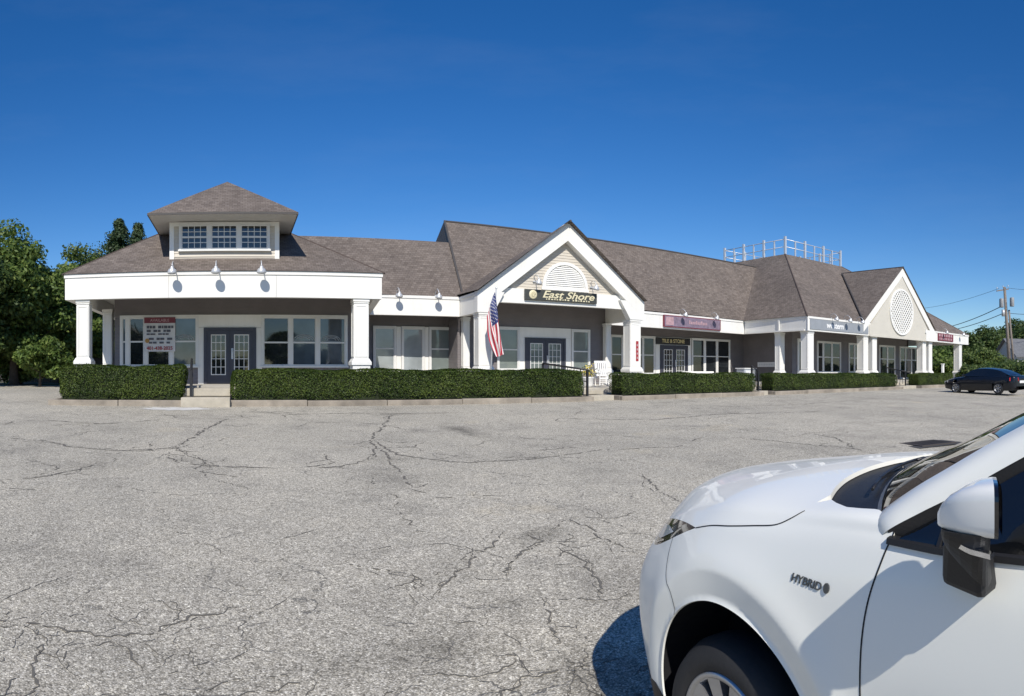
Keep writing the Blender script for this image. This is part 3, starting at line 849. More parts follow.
lamp(PX(539.5,24), 24.52, e(3.92), 'gooseneck lamp above the left end of the dark gold-lettered pediment sign')
lamp(PX(597,24), 24.52, e(3.86), 'gooseneck lamp above the right end of the dark gold-lettered pediment sign')
for px, lb in ((680,'left gooseneck lamp over the mauve shop sign'),(711.5,'right gooseneck lamp over the mauve shop sign')):
    p = onf(px); lamp(p.x, p.y, zl, lb, tilt=ang)
for px, lb in ((836.5,'gooseneck lamp nearest the corner on the blue grey sign band'),(850,'second gooseneck lamp from the corner on the blue grey sign band'),(862.5,'third gooseneck lamp from the corner on the blue grey sign band')):
    lamp(PX(px,23), 23.42, zl, lb)
lamp(47.1, 23.42, zl, 'gooseneck lamp above the small maroon sign'); lamp(50.4, 23.42, zl, 'gooseneck lamp at the far right end of the fascia')

# rooftop guard rail
o = thing('rooftop_railing', 'white metal guard railing round the flat roof deck', 'railing', (38.5, 33, DZ))
m = MB(); c4 = [(35.05,30.1),(41.95,30.1),(41.95,36.45),(35.05,36.45)]
for zz in (.55,1.1):
    for i in range(4): m.tube([(*c4[i],DZ+zz),(*c4[(i+1)%4],DZ+zz)], .028, 6)
obj('rail', m, M['steel'], o)
for i in range(4):
    a, b = Vector(c4[i]), Vector(c4[(i+1)%4]); k = 6 if i % 2 == 0 else 6
    for j in range(k):
        p = a+(b-a)*j/k; m = MB(); w = .075 if j % 2 == 0 else .045
        h_ = 1.3 if j % 2 == 0 else 1.12
        m.box(p.x-w,p.x+w,p.y-w,p.y+w,DZ,DZ+h_); obj('post', m, M['steel'], o)

# ================================================================= ground
def gz(y): return .58*min(max((y-3)/16.3,0),1) + .30*min(max((y-21)/20,0),1)
ys = [-400,-60,-20,3,19.3,21,41,60,120,400]; xs_ = [-400,-120,-60,-25,0,25,60,90,150,400]
m = MB(); m.grid([[(x,y,gz(y)-.06) for x in xs_] for y in ys][::-1], smooth=False)
M['grass'] = simple('dry_grass', (.10,.11,.035), .9, .45, 1.2, bumpk=.6, bscale=25)
M['soil'] = simple('dark_mulch', (.045,.032,.022), .95, .4, 8, bumpk=.8, bscale=20)
tag(obj('terrain', m, M['grass']), 'grassy land around the plaza out to the horizon', 'terrain', kind='structure')
ys = [-12,3,19.3,21,34,41]; xs_ = [-60,-25,0,25,56,70,120]
m = MB(); m.grid([[(x,y,gz(y)) for x in xs_] for y in ys][::-1], smooth=False)
tag(obj('parking_lot', m, M['asphalt']), 'old cracked grey asphalt parking lot', 'parking lot', kind='structure')
m = MB(); m.grid([[(x,y,gz(y)+.006) for x in (-45,-20,-6.2)] for y in (43,39,36.6)], smooth=False)
tag(obj('grass_verge', m, M['grass']), 'dry grass strip along the fence', 'grass', kind='structure')
# crack network
cracks = [[(-4.71,11.82),(-3.89,11.6),(-3.0,10.9),(-2.07,10.61),(-1.54,10.79),(-1.12,11.05),(-.98,11.91),(-.83,13.07),(-.64,14.46),(-.3,15.95)],
[(-1.12,11.05),(-.9,10.33),(-.54,9.7),(-.32,9.22)],[(-7.5,11.4),(-6,11.9),(-4.71,11.82)],
[(-1.54,10.79),(-.84,9.6),(-.3,9.38),(.73,9.2),(1.47,9.21),(1.95,9.74),(2.41,10.89),(2.51,11.88),(3.24,14.22),(4.09,16.35)],
[(2.41,10.89),(2.33,9.76),(2.28,8.83),(2.08,7.66)],[(2.51,11.88),(2.54,10.11),(3.47,9.12),(4.32,9.12),(5.31,9.24),(6.07,9.5),(7.5,9.2),(9,9.9)],
[(-1.9,3.7),(-1.49,3.73),(-1.26,3.76),(-.97,3.67),(-.73,3.68),(-.46,3.84),(-.3,4.08),(.08,4.26)],[(-.73,3.68),(-.56,3.54),(-.43,3.36)],[(-1.26,3.76),(-1.07,3.43),(-.99,3.03),(-1.1,2.6)],
[(-.41,3.15),(-.03,3.26),(.37,3.3),(.47,3.35)],[(3.27,5.74),(3.23,5.06),(3.33,4.54)],[(2.6,5.47),(2.68,5.13),(2.26,4.85),(1.98,4.35)],
[(2.03,3.97),(1.83,3.54),(1.7,3.25)],[(1.0,2.6),(1.33,2.94),(1.48,3.03),(1.72,3.02),(1.91,2.99),(2.09,2.96)],[(1.72,3.02),(1.66,2.6),(1.8,2.2)],[(1.48,3.03),(1.6,3.3)],[(5.33,7.28),(4.72,6.03),(4.51,5.41)],
[(11.34,8.88),(11.18,8.09),(10.72,7.42),(10.05,6.89)],[(-3.14,7.88),(-2.71,8.28),(-2.35,8.82),(-1.99,9.55)],[(2.38,3.73),(2.73,4.51),(2.75,4.96)],
[(1.3,4.18),(1.86,4.89),(2.44,5.61)],[(.28,17.48),(1.61,16.89),(2.99,17.04),(5,16.5)],[(-4.89,14.97),(-3.24,14.42),(-1.96,15.41)],[(8,14.5),(10,13.2),(13,13.5),(17,12.4)],[(14,15.5),(18,14.8),(24,15.2)],[(9.5,9.5),(10.05,6.89),(9.4,5.2)]]
m = MB(); cr = random.Random(3)
def crackline(P, w0, gap=.10):
    y_ = sum(p[1] for p in P)/len(P); st_ = .022*(1+.12*y_)
    pts = []
    for a, b in zip(P, P[1:]):
        L = math.dist(a, b); n = max(2, int(L/st_))
        ux, uy = (b[0]-a[0])/(L+1e-9), (b[1]-a[1])/(L+1e-9)
        for k in range(n): t = k/n; pts.append([a[0]+(b[0]-a[0])*t, a[1]+(b[1]-a[1])*t, -uy, ux])
    w = w2 = 0
    for i, p in enumerate(pts):
        w = w*.96+cr.gauss(0,.010+.0006*y_); w2 = w2*.6+cr.gauss(0,.006+.0005*y_)
        p[0] += p[2]*(w+w2)+cr.gauss(0,.003); p[1] += p[3]*(w+w2)+cr.gauss(0,.003)
    prev = None; on = True; wv = 1
    for i, p in enumerate(pts):
        ta = min(1, i/8+.2, (len(pts)-1-i)/8+.15); wv = min(1.9, max(.25, wv*.8+.2+cr.gauss(0,.22)))
        wd = w0*ta*wv*cr.uniform(.55,1.35)
        cur = [(p[0]-p[2]*wd, p[1]-p[3]*wd), (p[0]+p[2]*wd, p[1]+p[3]*wd)]
        if cr.random() < (gap if on else .35): on = not on
        if prev and on:
            m.face([(x,y,gz(y)+.004) for x,y in (prev[0], cur[0], cur[1], prev[1])])
        prev = cur
for P in cracks:
    y_ = sum(p[1] for p in P)/len(P)
    crackline(P, .0020+.0014*y_, .06)
    if cr.random() < .8:
        o_ = cr.uniform(.03,.09); crackline([(x+o_,y+o_*.7) for x,y in P], .0012+.0007*y_, .3)
    for k in range(len(P)):   # side branches
        for _ in range(2):
            if cr.random() < .6:
                a = P[k]; t = cr.uniform(0,2*pi); L = cr.uniform(.25,.8)*(1+y_*.08)
                crackline([a,(a[0]+cos(t)*L*.5,a[1]+sin(t)*L*.5),(a[0]+cos(t+.6)*L,a[1]+sin(t+.6)*L)], .0012+.0008*y_, .18)
for k in range(48):          # hairline network between the big cracks
    y_ = 2.6+14*cr.random()**1.5; x_ = cr.uniform(-.45*y_-.3, .62*y_+1.0) if y_ < 8 else cr.uniform(-.45*y_, 1.25*y_)
    t = cr.choice((0,pi/2,.8,2.2))+cr.gauss(0,.4); P = [(x_,y_)]
    for q in range(cr.randint(2,6)):
        t += cr.gauss(0,.55); L = cr.uniform(.15,.4)*(1+.09*y_); P.append((P[-1][0]+cos(t)*L, P[-1][1]+sin(t)*L))
    if min(p[1] for p in P) > 1.8 and max(p[1] for p in P) < 18.4: crackline(P, .0010+.0006*y_, .22)
M['crack'] = simple('crack_dirt', (.13,.12,.102), .95)
tag(obj('asphalt_cracks', m, M['crack'], merge=False), 'dark cracks running across the asphalt', 'cracks', kind='structure')
# faded white paint by the steps and the drain
m = MB(); n = 26
pts = [(-1.9+ (1.0+.18*math.sin(k*2.3)+.1*math.sin(k*5.1))*cos(2*pi*k/n), 18.35+(.42+.12*math.sin(k*3.7))*sin(2*pi*k/n)) for k in range(n)]
m.face([(x,y,gz(y)+.005) for x,y in pts]); M['oldpaint'] = simple('faded_white_paint', (.56,.55,.52), .9, .2, 6)
tag(obj('faded_paint_patch', m, M['oldpaint']), 'faded white paint on the asphalt before the steps', 'paint patch', kind='structure')
o = thing('drain_grate', 'dark iron storm drain grate set in the asphalt', 'drain', (11.8,6.2,gz(6.2)))
m = MB(); 
def dr(u,v): a = R(-18); return (11.8+u*cos(a)-v*sin(a), 6.2+u*sin(a)+v*cos(a))
for (u0,u1,v0,v1) in [(-.5,.5,-.35,-.29),(-.5,.5,.29,.35),(-.5,-.44,-.29,.29),(.44,.5,-.29,.29)]+[(-.44+k*.08,-.44+k*.08+.035,-.29,.29) for k in range(11)]:
    m.prism([dr(u0,v0),dr(u1,v0),dr(u1,v1),dr(u0,v1)], gz(6.2)+.004, gz(6.2)+.022)
M['iron'] = simple('rusty_iron', (.06,.05,.045), .8)
obj('grate', m, M['iron'], o)
m = MB(); m.face([(*dr(u,v),gz(6.2)+.003) for u,v in ((-.7,-.5),(.7,-.5),(.7,.5),(-.7,.5))]); obj('drain_surround', m, simple('dark_patch', (.055,.052,.05), .9, .3, 6), o)
# walkway, kerbs, beds, steps
m = MB(); m.prism([(-5.9,20.95),(6.0,20.95),(6.0,28.5),(-5.9,28.5)], .3, e(-.455)); tag(obj('porch_floor', m, M['concrete']), 'raised concrete porch floor of the left block', 'walkway', kind='structure')
m = MB(); m.prism([(6.0,21.0),(52.5,21.0),(52.5,30.7),(6.0,30.7)], .3, FLOOR); tag(obj('walkway', m, M['concrete']), 'concrete walkway along the shops', 'walkway', kind='structure')
hedges = [(-5.75,-1.72,e(.20)-.0,1.1,'short clipped hedge at the left end before the window with the banner'),
          (-.28,11.75,e(.07),1.05,'longest clipped hedge in front of the flag and the pediment'),
          (13.35,20.6,e(-.06),.8,'rounded hedge in front of the tile shop'),
          (21.75,33.0,e(-.09),.75,'long low hedge in front of the corner wing'),
          (35.7,40.8,e(-.10),.7,'short hedge at the far right beside the dark sedan')]
KB = .755
for i, (x0,x1,zt_,d_,lb) in enumerate(hedges):
    k0, k1 = x0-(.15 if i else .25), x1+.25
    y0 = 19.3
    m = MB()
    n = max(1, round((k1-k0)/2.4)); 
    for j in range(n):
        a, b = k0+(k1-k0)*j/n, k0+(k1-k0)*(j+1)/n
        m.box(a+.008,b-.008,y0-.16+cr.uniform(-.012,.012),y0,.4,KB+cr.uniform(-.015,.01))
    m.box(k0,k0+.15,y0+.003,20.9,.4,KB-.004); m.box(k1-.15,k1,y0+.003,20.9,.4,KB-.003)
    tag(obj('kerb', m, M['kerbstone'], bevel=.02), 'concrete kerb below the '+lb, 'kerb', kind='structure')
    m = MB(); m.box(k0+.15,k1-.15,y0+.002,20.94,.4,KB-.03); tag(obj('planting_bed', m, M['soil']), 'mulch bed under the '+lb, 'planting bed', kind='structure')
def steps(x0, x1, ztop, label, n=2, y0=19.45, y1=20.95):
    m = MB(); zb = gz(19.3)
    for k in range(n):
        m.box(x0,x1,y0+(y1-y0)*k/n,y1+.3,.3 if k == 0 else zb+(ztop-zb)*k/(n)+.02,zb+(ztop-zb)*(k+1)/(n+.0)-(.0 if k<n-1 else .012))
    return tag(obj('steps', m, M['concrete_tan'], bevel=.015), label, 'steps', group='concrete entrance steps')
steps(-1.78,-.30, e(-.50), 'two worn tan concrete steps up to the left double door', y0=18.95, y1=20.4)
steps(12.05,13.05, FLOOR-.05, 'two concrete steps beside the white rocking chair')
steps(20.9,21.45, FLOOR-.05, 'concrete steps beside the white cabinet')
steps(33.3,35.4, FLOOR-.05, 'concrete steps between the two far hedges')

# ================================================================= hedges
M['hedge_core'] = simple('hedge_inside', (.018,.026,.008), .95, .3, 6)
M['hedge'] = leaf_mat('yew_leaves', (.016,.036,.006), (.054,.090,.013), (.125,.165,.028), .22)
def hedge(x0, x1, ztop, depth, label, dens=1.0):
    y0, y1 = 19.38, 19.38+max(1.0,depth); zb = KB+.02
    c = ((x0+x1)/2, (y0+y1)/2, zb)
    o = thing('hedge', label, 'hedge', c, 'clipped hedges along the kerb')
    rg = np.random.default_rng(int(abs(x0)*100)+5)
    L, H_, D = x1-x0, ztop-zb, y1-y0
    m = MB(); m.box(x0+.13,x1-.13,y0+.13,y1-.13,zb-.02,ztop-.055); obj('dark_core', m, M['hedge_core'], o)  # plain dark box stands in for the shaded inside of the hedge
    areaF, areaT, areaS = L*H_, L*D, D*H_
    dn = 2900*dens
    P, Nn = [], []
    def add(k, f): 
        n_ = int(k); u, v = rg.random(n_), rg.random(n_); p, q = f(u, v); P.append(p); Nn.append(q)
    one = np.ones_like
    rr_ = .16
    add(areaF*dn, lambda u,v: (np.c_[x0+u*L, y0+0*u, zb+v*H_], np.tile((0,-1,0),(len(u),1))))
    add(areaT*dn, lambda u,v: (np.c_[x0+u*L, y0+v*D, ztop+0*u], np.tile((0,0,1),(len(u),1))))
    add(areaF*dn*.35, lambda u,v: (np.c_[x0+u*L, y1+0*u, zb+v*H_], np.tile((0,1,0),(len(u),1))))
    for xx, s_ in ((x0,-1),(x1,1)):
        add(areaS*dn, lambda u,v: (np.c_[xx+0*u, y0+u*D, zb+v*H_], np.tile((s_,0,0),(len(u),1))))
    P = np.concatenate(P); Nn = np.concatenate(Nn).astype(float)
    # round the edges: pull points into the rounded box
    lo = np.array([x0+rr_,y0+rr_,zb-1]); hi = np.array([x1-rr_,y1-rr_,ztop-rr_])
    cl = np.clip(P, lo, hi); dv = P-cl; ln = np.linalg.norm(dv,axis=1,keepdims=True)+1e-6
    Nn = dv/ln; P = cl+Nn*rr_
    # lumpy clipped surface, tapering to a ragged foot
    f1 = .030*np.sin(P[:,0]*2.1+P[:,2]*3)+.020*np.sin(P[:,0]*5.3+1.7*P[:,1]*3+P[:,2]*5)+.010*np.sin(P[:,0]*11+P[:,2]*9)
    hf = np.clip((P[:,2]-zb)/.22,0,1); f1 -= .10*(1-hf)
    f1 -= np.where(rg.random(len(P))<np.where(Nn[:,2]>.6,.25,.6), rg.random(len(P))*.11, 0)
    f1 += np.where(rg.random(len(P))<.02, rg.random(len(P))*.035, 0)
    P = P+Nn*f1[:,None]
    keep = rg.random(len(P)) < np.where(hf<1, .40+.42*hf, np.where(Nn[:,2]>.6, 1., .74)); P, Nn = P[keep], Nn[keep]
    n_ = len(P)
    # leaf-size quads facing roughly outward
    d1 = Nn+rg.normal(0,.6,(n_,3))+np.array([0,.35,.45]); d1 /= np.linalg.norm(d1,axis=1,keepdims=True)
    a = np.cross(d1, rg.normal(0,1,(n_,3))); a /= np.linalg.norm(a,axis=1,keepdims=True)+1e-9; b = np.cross(d1,a)
    s1 = rg.uniform(.014,.028,(n_,1)); s2 = s1*rg.uniform(.45,.8,(n_,1))
    V = np.stack([P-a*s1, P+b*s2, P+a*s1, P-b*s2],1).reshape(-1,3)
    fast_mesh('foliage', V, np.arange(n_*4).reshape(-1,4), M['hedge'], o)
    return o
for i, (x0,x1,zt_,d_,lb) in enumerate(hedges): hedge(x0,x1,zt_,d_,lb, 1.0 if i < 2 else .75)

# ================================================================= railings by the steps
def railing(p0, p1, h, label, mid=2):
    o = thing('handrail', label, 'handrail', ((p0[0]+p1[0])/2,(p0[1]+p1[1])/2,p0[2]), 'black handrails at the steps')
    a, b = Vector(p0), Vector(p1)
    m = MB(); m.tube([a+Vector((0,0,h)), b+Vector((0,0,h))], .035, 8); m.tube([a+Vector((0,0,h*.55)), b+Vector((0,0,h*.55))], .02, 6); obj('top_rail', m, M['black'], o)
    for k in range(mid):
        p = a+(b-a)*k/(mid-1); m = MB(); m.box(p.x-.035,p.x+.035,p.y-.035,p.y+.035,p.z-.1,p.z+h); obj('post', m, M['black'], o)
    m = MB(); n = 7
    for k in range(1,n): p = a+(b-a)*k/n; m.box(p.x-.01,p.x+.01,p.y-.01,p.y+.01,p.z+.08,p.z+h)
    obj('balusters', m, M['black'], o)
railing((-1.52,19.55,.72),(-1.62,21.2,1.10), .95, 'black handrail left of the worn steps')
railing((11.95,19.55,.75),(11.2,21.6,1.0), .95, 'black handrail beside the rocking chair steps',)
railing((20.95,19.6,.75),(22.2,21.2,1.0), .92, 'black handrail next to the corner wing hedge')
railing((34.45,19.7,.75),(34.6,21.2,1.0), .9, 'black handrail between the two far hedges')

# ================================================================= flag
o = thing('flag', 'United States flag hanging from a pole by the left pediment column', 'flag', (PX(490,23.6),23.6,FLOOR))
pb, pt = Vector((PX(489.5,23.6),23.6,FLOOR)), Vector((PX(495.3,23.6),23.5,e(3.36)))
m = MB(); m.tube([pb,pt],.028,8); m.lathe([(0,.09),(.04,.05),(.045,.0),(.0,-.03)],10,Matrix.Translation(pt)); obj('flagpole', m, M['steel'], o)
M['flag_red'] = simple('flag_red', (.45,.03,.05), .8); M['flag_white'] = simple('flag_white', (.76,.75,.74), .8); M['flag_blue'] = simple('flag_blue', (.03,.045,.16), .8)
NA, NB = 26, 44
def fp(a, b):
    """a: down the hoist 0..1, b: out along the fly 0..1"""
    HT = Vector((495.0,23.45,3.22)); HB = Vector((487.0,23.52,2.25)); FT_ = Vector((502.5,23.35,.72)); FB_ = Vector((495.5,23.35,.60))
    P = (HT*(1-a)+HB*a)*(1-b)+(FT_*(1-a)+FB_*a)*b
    px = P.x - 1.6*sin(pi*b)*(a) + .9*sin(a*9+b*2)*b
    y = P.y + .10*sin(a*13+b*3)*min(1,b*3+.2) + .05*sin(a*5-b*6)
    return Vector((PX(px,23.45), y, e(P.z - .0)))
m = MB()
G = [[fp(i/NA, j/NB) for j in range(NB+1)] for i in range(NA+1)]
for i in range(NA):
    st = i*13//NA
    for j in range(NB):
        m.cur = 2 if (st < 7 and j < NB*.42) else (0 if st % 2 == 0 else 1)
        m.face([G[i][j],G[i+1][j],G[i+1][j+1],G[i][j+1]], None, True)
obj('flag_cloth', m, [M['flag_red'],M['flag_white'],M['flag_blue']], o)
m = MB()
for r_ in range(9):
    for c_ in range(6 if r_ % 2 == 0 else 5):
        a = (r_+.8)/9*.52; b = ((c_+.5) if r_ % 2 == 0 else c_+1)/6*.41
        p = fp(a,b); u = (fp(a+.01,b)-fp(a-.01,b)).normalized(); v = (fp(a,b+.01)-fp(a,b-.01)).normalized(); n_ = u.cross(v)
        if n_.y > 0: n_ = -n_
        m.face([p+n_*.008+(u*cos(k*2*pi/10)+v*sin(k*2*pi/10))*(.034 if k % 2 else .014) for k in range(10)])
obj('stars', m, M['flag_white'], o, merge=False)

# ================================================================= porch furniture
def rocking_chair(x, y, z, rz, label):
    o = thing('rocking_chair', label, 'rocking chair', (0,0,0))
    mw = M['lattice']
    m = MB()
    for k in range(7): m.box(-.29+k*.085,-.29+k*.085+.07,-.28,.24,.42,.445)
    m.box(-.3,.3,-.3,-.27,.37,.44); obj('seat', m, mw, o, local=True)
    m = MB(); m.bar((-.28,.24,.42),(-.28,.44,1.22),.045); m.bar((.28,.24,.42),(.28,.44,1.22),.045)
    m.bar((-.3,.43,1.18),(.3,.43,1.18),.04,.10); m.bar((-.27,.29,.55),(.27,.29,.55),.03,.06)
    for k in range(5): xx = -.2+k*.1; m.bar((xx,.29,.55),(xx,.43,1.16),.06,.015)
    obj('backrest', m, mw, o, local=True)
    for s_ in (-1,1):
        m = MB(); m.bar((s_*.31,-.34,.66),(s_*.31,.34,.66),.09,.03); obj('armrest', m, mw, o, local=True)
        m = MB(); m.tube([(s_*.31,-.62+.1*k, .03+.10*((k-6.3)/6.3)**2+.02) for k in range(14)], .026, 6); obj('rocker', m, mw, o, local=True)
        for yy, zt_ in ((-.27,.65),(.27,.44)):
            m = MB(); m.bar((s_*.31,yy,.06),(s_*.31,yy,zt_),.045); obj('leg', m, mw, o, local=True)
    m = MB(); m.bar((-.31,-.27,.22),(.31,-.27,.22),.03); m.bar((-.31,.27,.2),(.31,.27,.2),.03); m.bar((-.31,-.27,.3),(.31,-.27,.3),.03); obj('stretcher', m, mw, o, local=True)
    o.location = (x,y,z); o.rotation_euler = (0,0,rz); o.scale = (.88,.88,.88)
rocking_chair(14.05, 21.7, FLOOR, R(-10), 'white slatted wooden rocking chair on the porch beside the steps')
def planter(x, y, z, label):
    o = thing('flower_planter', label, 'planter', (x,y,z))
    m = MB(); m.lathe([(0,0),(.15,0),(.2,.1),(.22,.36),(.24,.38),(.24,.42),(.2,.42),(.18,.36),(0,.35)],18,Matrix.Translation((x,y,z))); obj('pot', m, M['lattice'], o)
    rg = np.random.default_rng(3); n_ = 260
    P = np.array([x,y,z+.62])+rg.normal(0,1,(n_,3))*np.array([.13,.13,.15])
    a = rg.normal(0,1,(n_,3)); a /= np.linalg.norm(a,axis=1,keepdims=True); b = np.cross(a, rg.normal(0,1,(n_,3))); b /= np.linalg.norm(b,axis=1,keepdims=True)
    V = np.stack([P-a*.04,P+b*.025,P+a*.04,P-b*.025],1).reshape(-1,3)
    fast_mesh('leaves', V[:480], np.arange(480).reshape(-1,4), leaf_mat('planter_leaves', (.05,.08,.02),(.1,.14,.03),(.2,.2,.04)), o)
    fast_mesh('flowers', V[480:], np.arange(len(V)-480).reshape(-1,4), simple('yellow_petals', (.65,.52,.10), .6), o)
planter(13.25, 21.6, FLOOR, 'white pot of yellow flowers next to the rocking chair')
o = thing('utility_cabinet', 'pale grey utility cabinet standing by the steps before the dark wing wall', 'cabinet', (24.0,23.2,FLOOR))
m = MB(); m.box(23.55,24.35,23.0,23.6,FLOOR,FLOOR+.78); obj('body', m, M['steel'], o, bevel=.02)
m = MB(); m.box(23.5,24.4,22.95,23.65,FLOOR+.783,FLOOR+.83); obj('lid', m, M['lattice'], o, bevel=.015)
m = MB(); m.box(23.63,24.27,22.985,22.998,FLOOR+.08,FLOOR+.7); obj('door', m, M['white2'], o)
o = thing('white_bench', 'long low white bench on the walkway before the tile shop', 'bench', (26.2,29.6,FLOOR))
m = MB(); m.box(25.0,27.6,29.3,29.7,FLOOR+.42,FLOOR+.48); obj('seat', m, M['lattice'], o)
m = MB(); m.box(25.0,27.6,29.72,29.77,FLOOR+.50,FLOOR+.66); obj('backrest', m, M['lattice'], o)
for x in (25.1,27.4):
    m = MB(); m.box(x,x+.08,29.35,29.78,FLOOR,FLOOR+.418); obj('leg', m, M['lattice'], o)
o = thing('marker_post', 'thin white marker post beyond the last column pair', 'post', (45.9,23.0,FLOOR))
m = MB(); m.box(46.25,46.43,22.9,23.08,FLOOR,e(.62)); obj('shaft', m, M['lattice'], o, bevel=.01)
m = MB(); m.box(46.22,46.46,22.87,23.11,e(.622),e(.68)); obj('cap', m, M['lattice'], o)
o = thing('porch_pot', 'white plant pot behind the flag pole by the column', 'pot', (10.3,25.4,FLOOR))
m = MB(); m.lathe([(0,0),(.2,0),(.26,.3),(.28,.95),(.3,1.0),(.24,1.0),(.2,.9),(0,.88)],18,Matrix.Translation((10.3,25.4,FLOOR))); obj('pot', m, M['lattice'], o)

# ================================================================= fence and trees
def slat_fence(a, b, h, zf, label, mat):
    a, b = Vector((*a,0)), Vector((*b,0)); L = (b-a).length; t = (b-a)/L; n_ = Vector((-t.y,t.x,0))
    o = thing('fence', label, 'fence', ((a.x+b.x)/2,(a.y+b.y)/2,zf))
    m = MB(); k = 0
    while k*.16 < L:
        p = a+t*(k*.16); q = a+t*(k*.16+.15)
        m.prism([tuple(p.xy),tuple(q.xy),tuple((q+n_*.025).xy),tuple((p+n_*.025).xy)], zf, zf+h+.02*((k*7)%3)); k += 1
    obj('boards', m, mat, o)
    for j in range(int(L/2.4)+1):
        p = a+t*min(L,j*2.4)+n_*.03; m = MB(); m.prism([tuple(p.xy),tuple((p+t*.1).xy),tuple((p+t*.1+n_*.1).xy),tuple((p+n_*.1).xy)], zf-.2, zf+h+.05); obj('post', m, mat, o)
M['fence'] = simple('shade_dark_fence_wood', (.075,.070,.068), .85, .2, 4, bumpk=.3)  # the trees' shade is put into the dark board colour
slat_fence((-34,42.5), (-6.5,42.5), 1.9, .85, 'weathered grey board fence in the shade of the trees on the left', M['fence'])
M['bark'] = simple('bark', (.085,.065,.05), .95, .3, 5, bumpk=.8, bscale=12)
M['leaf_a'] = leaf_mat('maple_leaves', (.055,.100,.022), (.130,.200,.045), (.250,.310,.080), .45)
M['leaf_b'] = leaf_mat('dark_leaves', (.032,.062,.018), (.075,.122,.032), (.150,.190,.055), .4)
M['leaf_c'] = leaf_mat('light_leaves', (.045,.075,.018), (.100,.150,.034), (.180,.220,.058), .35)
M['leaf_d'] = leaf_mat('conifer_needles', (.022,.046,.018), (.050,.085,.036), (.095,.130,.056), .25)
def tree(x, y, z0, h, rad, label, leaf='leaf_a', seed=1, low=.12, nclump=60, nleaf=240, size=.13, cat='tree', group=None, conifer=False, name='tree'):
    rg = np.random.default_rng(seed); o = thing(name, label, cat, (x,y,z0), group)
    ttop = h*(.92 if conifer else .62)
    m = MB(); r0 = .035*h**.9; pts = [(x+.06*h*.3*sin(k*1.7+seed)*k/6, y+.05*h*.3*cos(k*2.1+seed)*k/6, z0-.2+ttop*k/6) for k in range(7)]
    m.tube(pts, [r0*(1.25 if k == 0 else 1-k*.125) for k in range(7)], 8)
    C_, S_ = [], []
    for i in range(nclump):
        if conifer:
            v = low+(1-low)*(i+rg.random())/nclump; rr = rad*(1.0-v)**.72*(.25+.8*rg.random())*(.75+.35*math.sin(v*30+seed)); t = rg.random()*2*pi
            c = (x+rr*cos(t), y+rr*sin(t), z0+h*v-.12*rr); sz = rad*(.16*(1.05-v)+.09)
        else:
            while True:
                q = rg.uniform(-1,1,3); d = np.linalg.norm(q)
                if d < 1 and d > .25: break
            q *= (.55+.45*rg.random())
            hz = h*(1-low)/2; prof = 1-.25*max(0,q[2])
            c = (x+q[0]*rad*prof, y+q[1]*rad*prof, z0+h*low+hz+q[2]*hz*.93); sz = rad*rg.uniform(.20,.36)
        C_.append(c); S_.append(sz)
        if i % 3 == 0 and not conifer:
            k = min(6, max(2, int((c[2]-z0)/ttop*5))); s_ = Vector(pts[k]); e_ = Vector(c); mid = (s_+e_)/2+Vector((0,0,-.04*h))
            m.tube([s_,mid,e_], [r0*.35,r0*.2,r0*.06], 5, False)
    obj('trunk', m, M['bark'], o)
    C_, S_ = np.array(C_), np.array(S_)
    idx = np.repeat(np.arange(nclump), nleaf); n_ = len(idx)
    d = rg.normal(0,1,(n_,3)); d /= np.linalg.norm(d,axis=1,keepdims=True)
    rr = rg.random((n_,1))**.45
    P = C_[idx]+d*rr*S_[idx][:,None]*np.array([1.15,1.15,.72])
    P[:,2] = np.maximum(P[:,2], z0+.1)
    nn = d+rg.normal(0,.6,(n_,3))+np.array([0,0,.5]); nn /= np.linalg.norm(nn,axis=1,keepdims=True)
    a = np.cross(nn, rg.normal(0,1,(n_,3))); a /= np.linalg.norm(a,axis=1,keepdims=True)+1e-9; b = np.cross(nn,a)
    s1 = rg.uniform(.6,1.25,(n_,1))*size; s2 = s1*rg.uniform(.4,.7,(n_,1))
    V = np.stack([P-a*s1, P+b*s2, P+a*s1, P-b*s2],1).reshape(-1,3)
    fast_mesh('crown', V, np.arange(n_*4).reshape(-1,4), M[leaf], o)
    return o
def at(px, r): a = (px-240)/633; return r*sin(a), r*cos(a)
LT = 'trees by the fence on the left'
def tp(px, r, ytop): x, y = at(px, r); z0 = gz(y); return x, y, z0, E+(372-ytop)*r/633-z0
